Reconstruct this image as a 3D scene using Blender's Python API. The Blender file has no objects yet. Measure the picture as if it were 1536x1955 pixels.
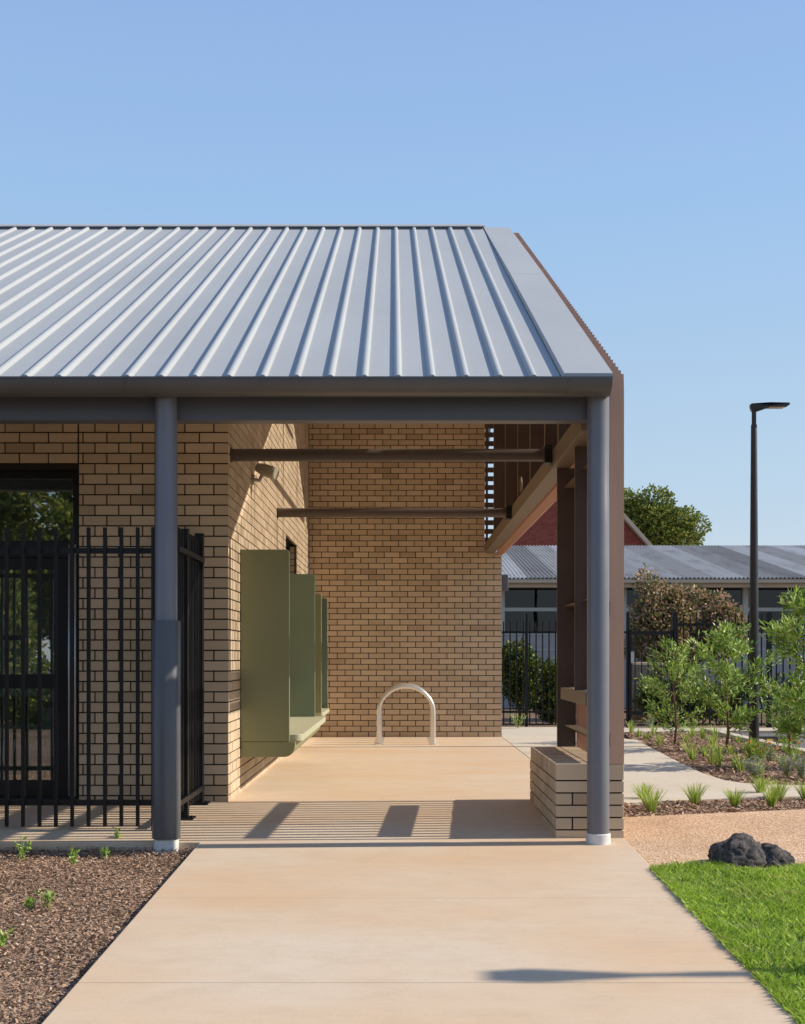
import bpy, bmesh, math, random
import numpy as np
from mathutils import Vector, Matrix
random.seed(7); RNG = np.random.default_rng(7)
S = bpy.context.scene
COL = S.collection
R = math.radians
F = 2350.0; VX = 769.0; VY = 1253.0; CH = 1.235     # focal length in photo pixels, vanishing point, eye height

# ------------------------------------------------------------------ helpers
GZ = [(-60, -.33), (0, -.33), (4.7, -.175), (8.42, -.036), (8.6, -.036), (10.2, .03), (18.85, 0), (500, 0)]
def gz(y):
    for (a, za), (b, zb) in zip(GZ, GZ[1:]):
        if y <= b:
            t = max(0, (y-a)/(b-a)); return za+(zb-za)*t
    return 0
def P(px, py, dz=0):
    """ground point seen at a pixel of the photograph (a surveying aid)"""
    D = 12.0
    for _ in range(60): D = .5*D+.5*F*(CH-gz(D)-dz)/(py-VY)
    return ((px-VX)*D/F, D)
def zr(y):      # roof surface height
    return 3.09+.4865*(y-8.25) if y <= 15.56 else 3.09+.4865*(15.56-8.25)-.4865*(y-15.56)

class MB:
    def __init__(s): s.v = []; s.f = []; s.m = []
    def add(s, vs, fs, m=0):
        o = len(s.v); s.v += [tuple(v) for v in vs]
        s.f += [tuple(i+o for i in f) for f in fs]; s.m += [m]*len(fs)
    def box(s, x0, x1, y0, y1, z0, z1, m=0):
        s.add([(x0,y0,z0),(x1,y0,z0),(x1,y1,z0),(x0,y1,z0),(x0,y0,z1),(x1,y0,z1),(x1,y1,z1),(x0,y1,z1)],
              [(0,3,2,1),(4,5,6,7),(0,1,5,4),(1,2,6,5),(2,3,7,6),(3,0,4,7)], m)
    def hexa(s, vs, m=0):
        s.add(vs, [(0,3,2,1),(4,5,6,7),(0,1,5,4),(1,2,6,5),(2,3,7,6),(3,0,4,7)], m)
    def quad(s, a, b, c, d, m=0): s.add([a,b,c,d], [(0,1,2,3)], m)
    def tube(s, pts, rad, seg=14, m=0, caps=True):
        pts = [Vector(p) for p in pts]
        if not hasattr(rad, '__len__'): rad = [rad]*len(pts)
        rings = []; ref = None
        for i, p in enumerate(pts):
            d = (pts[min(i+1, len(pts)-1)]-pts[max(i-1, 0)]).normalized()
            if ref is None:
                ref = Vector((1,0,0)) if abs(d.x) < .9 else Vector((0,1,0))
            a = (ref-d*ref.dot(d)).normalized(); ref = a; b = d.cross(a)
            rings.append([p+(a*math.cos(2*math.pi*k/seg)+b*math.sin(2*math.pi*k/seg))*rad[i] for k in range(seg)])
        vs = [v for r in rings for v in r]; fs = []
        for i in range(len(rings)-1):
            for k in range(seg):
                k2 = (k+1) % seg
                fs.append((i*seg+k, i*seg+k2, (i+1)*seg+k2, (i+1)*seg+k))
        if caps:
            fs.append(tuple(reversed(range(seg)))); fs.append(tuple((len(rings)-1)*seg+k for k in range(seg)))
        s.add(vs, fs, m)
    def prism(s, prof, axis, a, b, m=0):
        """closed 2-D profile extruded along an axis: x -> (y,z), y -> (x,z), z -> (x,y)"""
        f = {'x': lambda t, p: (t, p[0], p[1]), 'y': lambda t, p: (p[0], t, p[1]), 'z': lambda t, p: (p[0], p[1], t)}[axis]
        n = len(prof); vs = [f(a, p) for p in prof]+[f(b, p) for p in prof]
        fs = [(i, (i+1) % n, n+(i+1) % n, n+i) for i in range(n)]+[tuple(reversed(range(n))), tuple(range(n, 2*n))]
        s.add(vs, fs, m)
    def mesh(s, name, off=(0,0,0), recalc=True, smooth=False):
        me = bpy.data.meshes.new(name)
        ox, oy, oz = off
        me.from_pydata([(x-ox, y-oy, z-oz) for x, y, z in s.v], [], s.f)
        me.polygons.foreach_set('material_index', s.m)
        if recalc:
            bm = bmesh.new(); bm.from_mesh(me); bmesh.ops.recalc_face_normals(bm, faces=bm.faces); bm.to_mesh(me); bm.free()
        if smooth is True: me.polygons.foreach_set('use_smooth', [True]*len(me.polygons))
        me.update(); return me

def wloc(o):
    v = Vector((0,0,0))
    while o is not None: v += o.location; o = o.parent
    return v
def obj(name, mb, mats, parent=None, smooth=False, recalc=True, world=True, bevel=0, loc=None):
    off = wloc(parent) if (parent is not None and world) else Vector((0,0,0))
    if loc is not None: off = Vector(loc)
    me = mb.mesh(name, off, recalc, smooth == True) if isinstance(mb, MB) else mb
    for m in (mats if isinstance(mats, (list, tuple)) else [mats]): me.materials.append(m)
    o = bpy.data.objects.new(name, me); COL.objects.link(o); o.parent = parent
    if loc is not None: o.location = Vector(loc)-(wloc(parent) if parent else Vector((0,0,0)))
    if smooth == 'auto':
        me.polygons.foreach_set('use_smooth', [True]*len(me.polygons))
        me.set_sharp_from_angle(angle=R(40))
    if bevel:
        b = o.modifiers.new('bevel', 'BEVEL'); b.width = bevel; b.segments = 2; b.limit_method = 'ANGLE'; b.angle_limit = R(40)
    return o
def tag(o, label=None, cat=None, group=None, kind=None):
    if label: o['label'] = label
    if cat: o['category'] = cat
    if group: o['group'] = group
    if kind: o['kind'] = kind
    return o
def thing(name, label, cat, loc=(0,0,0), group=None):
    o = bpy.data.objects.new(name, None); COL.objects.link(o); o.location = loc
    o.empty_display_size = .2
    return tag(o, label, cat, group)
def copy_tree(o, parent=None):
    c = o.copy(); COL.objects.link(c); c.parent = parent
    for ch in [q for q in bpy.data.objects if q.parent == o]: copy_tree(ch, c)
    return c

# ------------------------------------------------------------------ materials
class NT:
    def __init__(s, name):
        s.m = bpy.data.materials.new(name); s.m.use_nodes = True; s.t = s.m.node_tree; s.t.nodes.clear()
        s.out = s.t.nodes.new('ShaderNodeOutputMaterial')
    def n(s, typ, **kw):
        nd = s.t.nodes.new('ShaderNode'+typ)
        for k, v in kw.items():
            if k in nd.inputs.keys() if isinstance(k, str) else False: nd.inputs[k].default_value = v
            else: setattr(nd, k, v)
        return nd
    def l(s, a, b): s.t.links.new(a, b)
    def pos(s, scale=(1,1,1)):
        g = s.n('NewGeometry'); mp = s.n('Mapping'); mp.inputs['Scale'].default_value = scale
        s.l(g.outputs['Position'], mp.inputs['Vector']); return mp.outputs['Vector']
    def objpos(s, scale=(1,1,1)):
        g = s.n('TexCoord'); mp = s.n('Mapping'); mp.inputs['Scale'].default_value = scale
        s.l(g.outputs['Object'], mp.inputs['Vector']); return mp.outputs['Vector']
    def noise(s, vec, scale, detail=4, rough=.55):
        n = s.n('TexNoise'); n.inputs['Scale'].default_value = scale; n.inputs['Detail'].default_value = detail
        n.inputs['Roughness'].default_value = rough; s.l(vec, n.inputs['Vector']); return n.outputs['Fac']
    def ramp(s, fac, stops):
        r = s.n('ValToRGB'); e = r.color_ramp.elements
        while len(e) < len(stops): e.new(.5)
        for el, (p, c) in zip(e, stops): el.position = p; el.color = (*c, 1)
        s.l(fac, r.inputs['Fac']); return r.outputs['Color']
    def mix(s, a, b, fac, mode='MIX'):
        m = s.n('Mix', data_type='RGBA', blend_type=mode)
        for sock, v in ((m.inputs[0], fac), (m.inputs[6], a), (m.inputs[7], b)):
            if isinstance(v, (int, float)): sock.default_value = v
            elif isinstance(v, tuple): sock.default_value = (*v, 1)
            else: s.l(v, sock)
        return m.outputs[2]
    def bump(s, h, strength, dist):
        b = s.n('Bump'); b.inputs['Strength'].default_value = strength; b.inputs['Distance'].default_value = dist
        s.l(h, b.inputs['Height']); return b.outputs['Normal']
    def bsdf(s, color, rough=.6, metal=0, normal=None, spec=.5, link=True):
        b = s.n('BsdfPrincipled')
        if isinstance(color, tuple): b.inputs['Base Color'].default_value = (*color, 1)
        else: s.l(color, b.inputs['Base Color'])
        if isinstance(rough, (int, float)): b.inputs['Roughness'].default_value = rough
        else: s.l(rough, b.inputs['Roughness'])
        b.inputs['Metallic'].default_value = metal
        b.inputs['Specular IOR Level'].default_value = spec
        if normal is not None: s.l(normal, b.inputs['Normal'])
        if link: s.l(b.outputs[0], s.out.inputs['Surface'])
        return b
def paint(name, col, rough=.45, var=.12, scale=3, metal=0, spec=.5, stretch=(1,1,1), bump=.0):
    t = NT(name); v = t.pos(stretch); n = t.noise(v, scale, 5, .6); n2 = t.noise(t.pos(), 60, 3)
    c = t.ramp(n, [(.3, tuple(x*(1-var) for x in col)), (.7, tuple(min(1, x*(1+var)) for x in col))])
    c = t.mix(c, tuple(x*.85 for x in col), t.ramp(n2, [(.5, (0,0,0)), (.8, (.5,.5,.5))]), 'MIX') if False else c
    rr = t.ramp(n, [(.2, (rough*.85,)*3), (.8, (min(1, rough*1.2),)*3)])
    nm = t.bump(n2, .4, bump) if bump else None
    t.bsdf(c, rr, metal, nm, spec); return t.m

def mat_brick(name, c1, c2, c3):
    t = NT(name); g = t.n('NewGeometry')
    r = t.ramp(g.outputs['Random Per Island'], [(0, c1), (.3, c2), (.5, c1), (.75, tuple(x*1.1 for x in c1)), (.9, c2), (1, c3)])
    v = t.pos(); n = t.noise(v, 7, 6, .7); nf = t.noise(v, 160, 4, .7)
    c = t.mix(r, (.5,.5,.5), t.mix((0,0,0), (.35,.35,.35), n), 'OVERLAY')
    c = t.mix(c, tuple(x*.45 for x in c2), t.ramp(nf, [(.58, (0,0,0)), (.75, (.55,.55,.55))]))
    c = t.mix(c, tuple(min(1, x*1.25) for x in c1), t.ramp(t.noise(v, 1.4, 3), [(.4, (0,0,0)), (.8, (.4,.4,.4))]))
    t.bsdf(c, .85, 0, t.bump(nf, .5, .003), .25); return t.m
M = {}
M['brick'] = mat_brick('tan_brick', (.545,.42,.29), (.475,.36,.24), (.39,.285,.19))
M['mortar'] = paint('dark_mortar', (.020,.014,.009), .95, .3, 30)
M['red_brick'] = None

def mat_concrete(name, a, b, c, sx=1.0):
    t = NT(name)
    v = t.pos((.6*sx, 1.1, 1)); n1 = t.noise(v, .9, 5, .6); n2 = t.noise(t.pos((1,1.5,1)), 4.5, 7, .7)
    n3 = t.noise(t.pos(), 90, 5, .75); n4 = t.noise(t.pos((.25,5,1)), 5, 4, .6)
    col = t.ramp(n1, [(.32, a), (.52, b), (.68, c)])
    col = t.mix(col, tuple(x*.86 for x in b), t.ramp(n2, [(.45, (0,0,0)), (.75, (.7,.7,.7))]))
    col = t.mix(col, a, t.ramp(n4, [(.5, (0,0,0)), (.72, (.25,.25,.25))]))
    col = t.mix(col, tuple(x*.6 for x in b), t.ramp(n3, [(.5, (0,0,0)), (.8, (.4,.4,.4))]))
    n5 = t.noise(t.pos(), 260, 2, .8)
    col = t.mix(col, tuple(x*.45 for x in b), t.ramp(n5, [(.66, (0,0,0)), (.72, (.45,.45,.45))]))
    t.bsdf(col, .85, 0, t.bump(n3, .35, .002), .3); return t.m
M['concrete'] = mat_concrete('peach_concrete', (.61,.495,.375), (.60,.445,.305), (.60,.405,.25))
M['concrete_pale'] = mat_concrete('pale_concrete', (.60,.53,.43), (.58,.495,.385), (.55,.46,.34))

def mat_speckle(name, stops, scale, bump=.01, big=.6, rough=.95):
    t = NT(name); v = t.pos()
    vo = t.n('TexVoronoi'); vo.inputs['Scale'].default_value = scale; t.l(v, vo.inputs['Vector'])
    sep = t.n('SeparateColor'); t.l(vo.outputs['Color'], sep.inputs[0])
    c = t.ramp(sep.outputs[0], stops)
    n = t.noise(v, big, 5, .65)
    c = t.mix(c, (.5,.5,.5), 0.0)
    c = t.mix(c, tuple(x*.7 for x in stops[0][1]), t.ramp(n, [(.4, (0,0,0)), (.75, (.6,.6,.6))]))
    t.bsdf(c, rough, 0, t.bump(vo.outputs['Distance'], .8, bump), .2); return t.m
M['gravel'] = mat_speckle('orange_gravel', [(0, (.42,.24,.13)), (.3, (.58,.36,.21)), (.6, (.66,.45,.28)), (.85, (.72,.54,.38)), (1, (.30,.18,.11))], 75, .006)
M['mulch_soil'] = mat_speckle('mulch_soil', [(0, (.075,.046,.03)), (.4, (.17,.10,.062)), (.7, (.27,.175,.112)), (1, (.33,.25,.19))], 42, .02)
M['asphalt'] = mat_speckle('asphalt', [(0, (.12,.115,.11)), (.5, (.17,.16,.15)), (1, (.22,.2,.18))], 60, .005)
M['field'] = mat_speckle('dry_ground', [(0, (.10,.08,.05)), (.5, (.14,.12,.07)), (1, (.12,.14,.06))], 3, .02)

def mat_island(name, stops, rough=.8, transl=0, spec=.3, nscale=None):
    t = NT(name); g = t.n('NewGeometry')
    c = t.ramp(g.outputs['Random Per Island'], stops)
    if nscale:
        c = t.mix(c, (.5,.5,.5), 0.0)
        c = t.mix(c, tuple(x*.6 for x in stops[0][1]), t.ramp(t.noise(t.pos(), nscale, 4), [(.4, (0,0,0)), (.7, (.45,.45,.45))]))
        c = t.mix(c, (.55,.50,.20), t.ramp(t.noise(t.pos(), nscale*2.7, 5, .7), [(.52, (0,0,0)), (.72, (.6,.6,.6))]))
    b = t.bsdf(c, rough, 0, None, spec)
    if transl:
        tr = t.n('BsdfTranslucent'); t.l(c, tr.inputs['Color']); mx = t.n('MixShader'); mx.inputs[0].default_value = transl
        t.l(b.outputs[0], mx.inputs[1]); t.l(tr.outputs[0], mx.inputs[2]); t.l(mx.outputs[0], t.out.inputs['Surface'])
    return t.m
M['chips'] = mat_island('mulch_chips', [(0, (.19,.108,.067)), (.3, (.345,.208,.135)), (.7, (.455,.287,.19)), (.94, (.57,.395,.27)), (1, (.70,.55,.42))], .9)
M['lawn'] = mat_island('lawn_blades', [(0, (.22,.36,.03)), (.5, (.36,.53,.05)), (.85, (.50,.64,.10)), (1, (.66,.66,.24))], .5, .4, .35, 2.2)
M['tuft'] = mat_island('tuft_blades', [(0, (.22,.33,.04)), (.6, (.38,.50,.08)), (1, (.60,.60,.22))], .5, .4)
M['leaf'] = mat_island('young_leaves', [(0, (.10,.19,.03)), (.4, (.22,.36,.05)), (.75, (.42,.56,.11)), (1, (.62,.70,.34))], .45, .3, .3)
M['leaf_far'] = mat_island('far_leaves', [(0, (.07,.11,.02)), (.5, (.15,.20,.035)), (.85, (.27,.28,.055)), (1, (.38,.31,.07))], .6, .3)
M['leaf_red'] = mat_island('copper_leaves', [(0, (.08,.11,.03)), (.35, (.18,.19,.06)), (.55, (.38,.24,.14)), (.9, (.55,.34,.21)), (1, (.62,.46,.32))], .5, .35)
M['leaf_dark'] = mat_island('shrub_leaves', [(0, (.03,.055,.018)), (.5, (.07,.12,.025)), (.85, (.15,.19,.03)), (1, (.45,.32,.03))], .5, .2)
M['leaf_silver'] = mat_island('silver_leaves', [(0, (.22,.25,.22)), (.5, (.36,.38,.34)), (1, (.52,.53,.48))], .7, .15)
M['petal'] = paint('orange_petals', (.85,.33,.02), .5, .15)
M['bark'] = paint('bark', (.17,.10,.06), .9, .4, 25, bump=.01)

def mat_roof(name, col, rough):
    t = NT(name); n = t.noise(t.pos((1,.35,.35)), 1.1, 5, .6); n2 = t.noise(t.pos(), 14, 4, .6)
    c = t.ramp(n, [(.3, tuple(x*.94 for x in col)), (.7, tuple(x*1.05 for x in col))])
    c = t.mix(c, tuple(x*.88 for x in col), t.ramp(n2, [(.55, (0,0,0)), (.8, (.5,.5,.5))]))
    t.bsdf(c, rough, 0, t.bump(n2, .12, .003), .5); return t.m
M['roof'] = mat_roof('pale_grey_steel', (.365,.375,.38), .7)
M['gutter'] = paint('dark_grey_gutter', (.098,.096,.098), .38, .12, 2)
M['steel'] = paint('blue_grey_steel', (.092,.097,.115), .38, .10, 1.5)
M['column'] = paint('blue_grey_column', (.150,.150,.168), .34, .08, 2)
M['sleeve'] = paint('charcoal_sleeve', (.075,.077,.084), .33, .1, 3)
M['black'] = paint('black_powder_coat', (.010,.010,.011), .42, .2, 5, spec=.3)
M['bronze'] = paint('bronze_steel', (.078,.056,.046), .42, .12, 3)
M['khaki'] = paint('bronze_beam', (.17,.125,.085), .5, .12, 3)
M['terra'] = paint('terracotta_batten', (.56,.325,.225), .6, .14, 6, stretch=(1,1,.15))
M['terra_trim'] = paint('terracotta_trim', (.37,.18,.115), .6, .1, 5)
M['green1'] = paint('olive_green_panel', (.205,.215,.105), .42, .06, 2)
M['green2'] = paint('sage_green_panel', (.15,.20,.13), .42, .06, 2)
M['seat'] = paint('pale_green_seat', (.42,.41,.28), .5, .05, 4)
M['footing'] = paint('white_footing', (.62,.61,.58), .85, .15, 14, bump=.004)
M['stainless'] = paint('stainless_tube', (.78,.77,.74), .3, .05, 8, metal=.75)
M['alu'] = paint('aluminium', (.5,.5,.5), .35, .06, 8, metal=.7)
M['lampgrey'] = paint('lamp_housing', (.32,.29,.22), .5, .1, 4)
M['pole'] = paint('pole_black', (.014,.013,.013), .38, .15, 4)
M['cream'] = paint('cream_fascia', (.52,.44,.33), .6, .08, 2)
M['white_frame'] = paint('white_frame', (.42,.45,.42), .5, .06, 2)
M['bgwall'] = paint('pale_grey_wall', (.33,.33,.33), .8, .1, 2)
M['carpet'] = paint('green_floor', (.30,.45,.28), .8, .1, 2)
M['room'] = paint('room_wall', (.6,.6,.58), .8, .05, 1)
M['tan_roof'] = paint('tan_roof', (.42,.33,.25), .7, .1, 1)
M['rubber'] = paint('black_rubber', (.02,.02,.02), .7, .2, 9)
M['yellow'] = paint('yellow_reflector', (.75,.42,.03), .4, .1, 9)
M['stone'] = paint('tan_stone', (.30,.23,.16), .85, .35, 3)
M['lens'] = paint('lamp_lens', (.75,.68,.5), .3, .05, 4)

def mat_glass(name, tint, mn):
    t = NT(name); tr = t.n('BsdfTransparent'); tr.inputs[0].default_value = (*tint, 1)
    gl = t.n('BsdfGlossy'); gl.inputs['Roughness'].default_value = .012
    fr = t.n('Fresnel'); fr.inputs[0].default_value = 1.55
    ma = t.n('Math', operation='MAXIMUM'); ma.inputs[1].default_value = mn; t.l(fr.outputs[0], ma.inputs[0])
    nb = t.bump(t.noise(t.pos(), 1.3, 2), .12, .01); t.l(nb, gl.inputs['Normal'])
    mx = t.n('MixShader'); t.l(ma.outputs[0], mx.inputs[0]); t.l(tr.outputs[0], mx.inputs[1]); t.l(gl.outputs[0], mx.inputs[2])
    t.l(mx.outputs[0], t.out.inputs['Surface']); return t.m
M['glass'] = mat_glass('window_glass', (.80,.84,.82), .36)
M['glass_dark'] = mat_glass('dark_glass', (.07,.07,.08), .05)
def mat_rock():
    t = NT('basalt'); v = t.objpos(); n = t.noise(v, 22, 9, .75)
    vo = t.n('TexVoronoi'); vo.inputs['Scale'].default_value = 70; t.l(v, vo.inputs['Vector'])
    c = t.ramp(n, [(.3, (.022,.022,.025)), (.47, (.06,.055,.055)), (.6, (.16,.13,.115)), (.78, (.32,.25,.20))])
    c = t.mix(c, (.01,.01,.01), t.ramp(vo.outputs['Distance'], [(.15, (.8,.8,.8)), (.35, (0,0,0))]))
    t.bsdf(c, .9, 0, t.bump(n, .9, .02), .3); return t.m
M['rock'] = mat_rock()
def mat_far_roof():
    t = NT('weathered_corrugated_iron'); g = t.n('NewGeometry'); sp = t.n('SeparateXYZ'); t.l(g.outputs['Position'], sp.inputs[0])
    d = t.n('Math', operation='DIVIDE'); t.l(sp.outputs[0], d.inputs[0]); d.inputs[1].default_value = .762
    fl = t.n('Math', operation='FLOOR'); t.l(d.outputs[0], fl.inputs[0])
    wn = t.n('TexWhiteNoise', noise_dimensions='1D'); t.l(fl.outputs[0], wn.inputs['W'])
    c = t.ramp(wn.outputs['Value'], [(0, (.32,.28,.24)), (.5, (.44,.395,.345)), (.7, (.54,.50,.45)), (1, (.62,.58,.54))])
    n = t.noise(t.pos((1,.2,1)), 2.2, 6, .7)
    c = t.mix(c, (.20,.13,.09), t.ramp(n, [(.5, (0,0,0)), (.75, (.6,.6,.6))]))
    t.bsdf(c, .7, 0, None, .2); return t.m
M['iron'] = mat_far_roof()
def mat_redbrick():
    t = NT('red_brick'); v = t.pos(); b = t.n('TexBrick'); mp = t.n('Mapping'); mp.inputs['Rotation'].default_value = (R(90), 0, 0)
    t.l(v, mp.inputs['Vector']); t.l(mp.outputs[0], b.inputs['Vector'])
    b.inputs['Scale'].default_value = 1; b.inputs['Brick Width'].default_value = .24; b.inputs['Row Height'].default_value = .086
    b.inputs['Mortar Size'].default_value = .006
    b.inputs['Color1'].default_value = (.20,.042,.03,1); b.inputs['Color2'].default_value = (.27,.07,.045,1); b.inputs['Mortar'].default_value = (.18,.09,.08,1)
    t.bsdf(b.outputs['Color'], .9, 0, None, .2); return t.m
M['red_brick'] = mat_redbrick()

# ------------------------------------------------------------------ ground
def patch(mb, poly, dz, depth=.1, m=0):
    bm = bmesh.new(); f = bm.faces.new([bm.verts.new((x, y, 0)) for x, y in poly])
    for yb in (0, 4.7, 8.42, 8.6, 10.2, 18.85):
        bmesh.ops.bisect_plane(bm, geom=bm.verts[:]+bm.edges[:]+bm.faces[:], plane_co=(0, yb, 0), plane_no=(0, 1, 0))
    bmesh.ops.triangulate(bm, faces=[f for f in bm.faces if len(f.verts) > 4])
    for v in bm.verts: v.co.z = gz(v.co.y)+dz
    bm.normal_update()
    for f in bm.faces:
        if f.normal.z < 0: f.normal_flip()
    bm.verts.index_update()
    vs = [v.co.copy() for v in bm.verts]; n = len(vs); fs = [tuple(v.index for v in f.verts) for f in bm.faces]
    vs += [Vector((v.x, v.y, v.z-depth)) for v in vs]
    for e in bm.edges:
        if len(e.link_faces) == 1:
            a, b = e.verts[0].index, e.verts[1].index; fs.append((a, b, b+n, a+n))
    bm.free(); mb.add(vs, fs, m)

g = MB()
ys = [-60, 0, 4.7, 8.42, 8.6, 10.2, 18.85, 40, 120, 600]
for a, b in zip(ys, ys[1:]): g.quad((-400, a, gz(a)-.055), (400, a, gz(a)-.055), (400, b, gz(b)-.055), (-400, b, gz(b)-.055))
tag(obj('ground', g, M['mulch_soil'], recalc=False), kind='structure')

XL, XR = -1.39, 1.512; XP = 1.537
c = MB()
cuts = [-6, 1.2, 2.9, 5.245, 6.79, 8.42]
for a, b in zip(cuts, cuts[1:]): patch(c, [(XL, a+.0018), (XP, a+.0018), (XP, b-.0018), (XL, b-.0018)], 0, .14)
tag(obj('concrete_path', c, M['concrete'], bevel=.006), kind='structure')
c = MB()
patch(c, [(-8, 8.425), (XR+.03, 8.425), (XR+.03, 10.4), (XR, 10.4), (XR, 12.9), (-8, 12.9)], 0, .14)
patch(c, [(XL-.2, 12.906), (XR, 12.906), (XR, 16.2), (XL-.2, 16.2)], 0, .14)
patch(c, [(XL-.2, 16.206), (XR, 16.206), (XR, 18.95), (XL-.2, 18.95)], 0, .14)
tag(obj('breezeway_floor', c, M['concrete'], bevel=.006), kind='structure')

# outer footpath on the right, with joints
c = MB()
xo = XR+.012
patch(c, [(xo, 10.42), P(1195, 1531), P(1300, 1526), P(1400, 1522), P(1580, 1517), P(1900, 1512), P(1900, 1498), P(1580, 1499), P(1470, 1497), P(1420, 1494), P(1385, 1489), P(1350, 1478), (P(1330, 1470)[0], P(1330, 1470)[1]), (xo, P(1330, 1470)[1])], -.004, .12)
y1 = P(1330, 1470)[1]+.006
patch(c, [(xo, y1), (P(1330, 1470)[0], y1), P(1280, 1446), P(1230, 1420), (P(1200, 1406)[0], 18.2), (xo, 18.2)], -.004, .12)
patch(c, [(xo, 18.206), (P(1200, 1406)[0], 18.206), (3.1, 19.0), (3.0, 21.6), (-1.6, 21.6), (-1.6, 19.15), (xo, 19.15)], -.004, .12)
tag(obj('footpath', c, M['concrete_pale'], bevel=.006), kind='structure')
# far strip of paving, kerb and road behind the bed
c = MB()
patch(c, [(3.1, 20.2), (5.2, 20.6), (12, 20.6), (12, 21.5), (3.1, 21.5)], -.012, .1)
tag(obj('far_footpath', c, M['concrete_pale']), kind='structure')
c = MB()
patch(c, [P(1350, 1396), P(1400, 1396), (9, 20.3), (14, 20.3), (14, 15), P(1620, 1455)], -.035, .05)
tag(obj('road', c, M['asphalt']), kind='structure')
c = MB()
k0, k1 = P(1338, 1393), P(1640, 1462)
kd = Vector((k1[0]-k0[0], k1[1]-k0[1])).normalized(); kn = Vector((-kd.y, kd.x))*.17
patch(c, [k0, k1, (k1[0]+kn.x, k1[1]+kn.y), (k0[0]+kn.x, k0[1]+kn.y)], .03, .15)
tag(obj('kerb', c, M['concrete_pale'], bevel=.01), kind='structure')
# gravel and lawn
c = MB()
patch(c, [(XP+.004, 8.45), (XP+.004, 3.5), (9, 3.5), P(2600, 1500), P(1800, 1534), P(1536, 1542), P(1400, 1548), P(1195, 1557), (XR+.06, P(1195, 1557)[1])], -.012, .06)
tag(obj('gravel', c, M['gravel']), kind='structure')
lawn_edge = [P(1256, 1662), P(1268, 1655), P(1290, 1650), P(1330, 1649), P(1370, 1653), P(1420, 1660), P(1490, 1661), P(1540, 1654), P(1640, 1648), P(1900, 1640)]
lawn_poly = [(XP+.004, lawn_edge[0][1])]+lawn_edge[1:]+[(7.5, 7.0), (7.5, 3.0), (XP+.004, 3.0)]
c = MB(); patch(c, lawn_poly, -.006, .05)
tag(obj('lawn_soil', c, paint('turf_base', (.07,.12,.02), .95, .3, 8)), kind='structure')

def in_poly(px, py, poly):
    inside = np.zeros(len(px), bool); n = len(poly)
    for i in range(n):
        x1, y1 = poly[i]; x2, y2 = poly[(i+1) % n]
        if y1 == y2: continue
        cnd = ((y1 > py) != (y2 > py)) & (px < (x2-x1)*(py-y1)/(y2-y1)+x1)
        inside ^= cnd
    return inside
gzv = np.vectorize(gz)
def raw_mesh(name, verts, nper):
    """separate n-gon islands from an (N*nper,3) vertex array"""
    me = bpy.data.meshes.new(name); nv = len(verts); nf = nv//nper
    me.vertices.add(nv); me.vertices.foreach_set('co', np.asarray(verts, np.float32).ravel())
    me.loops.add(nv); me.loops.foreach_set('vertex_index', np.arange(nv, dtype=np.int32))
    me.polygons.add(nf); me.polygons.foreach_set('loop_start', np.arange(0, nv, nper, dtype=np.int32))
    me.polygons.foreach_set('loop_total', np.full(nf, nper, np.int32))
    me.update(); me.validate(); return me
def raw_obj(name, verts, nper, m, parent=None):
    verts = np.asarray(verts, float)
    if parent is not None: verts = verts-np.array(wloc(parent))
    me = raw_mesh(name, verts, nper); me.materials.append(m)
    o = bpy.data.objects.new(name, me); COL.objects.link(o); o.parent = parent; return o
def blades(x, y, z, h, w, lean=.5):
    n = len(x); a = RNG.uniform(0, 2*np.pi, n); b = RNG.uniform(0, 2*np.pi, n)
    L = RNG.uniform(0, lean, n)*h
    base = np.stack([x, y, z], 1); wx = np.stack([np.cos(a), np.sin(a), np.zeros(n)], 1)*(w/2)[:, None]
    tip = base+np.stack([np.cos(b)*L, np.sin(b)*L, h], 1); mid = base+np.stack([np.cos(b)*L*.3, np.sin(b)*L*.3, h*.55], 1)
    out = np.empty((n, 4, 3)); out[:, 0] = base-wx; out[:, 1] = base+wx; out[:, 2] = mid+wx*.8+(tip-mid)*.0; out[:, 3] = tip
    out[:, 2] = mid+wx*.9
    return out.reshape(-1, 3)
# lawn blades: denser near
n = 130000
x = XP-.02+4.1*RNG.uniform(0, 1, n); y = 3.3+(7.9-3.3)*RNG.uniform(0, 1, n); x[:9000] = XP+.01+RNG.normal(0, .014, 9000)
lp = [(XP-.02, lawn_edge[0][1]+.01)]+[(a, b+.02) for a, b in lawn_edge[1:]]+[(7.5, 7.0), (7.5, 3.0), (XP-.02, 3.0)]
k = in_poly(x, y, lp) & (x < XR+.9+(y-3.3)*.75)
x, y = x[k], y[k]
clump = .8+.5*np.sin(x*9+np.sin(y*7)*2)*np.sin(y*8+x*3)*.5+RNG.uniform(-.2, .2, len(x))
tag(raw_obj('lawn_grass', blades(x, y, gzv(y)-.008, .034*clump+.008, RNG.uniform(.003, .0065, len(x)), 1.3), 4, M['lawn']), 'short bright green lawn beside the concrete path', 'grass', kind='stuff')

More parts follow.
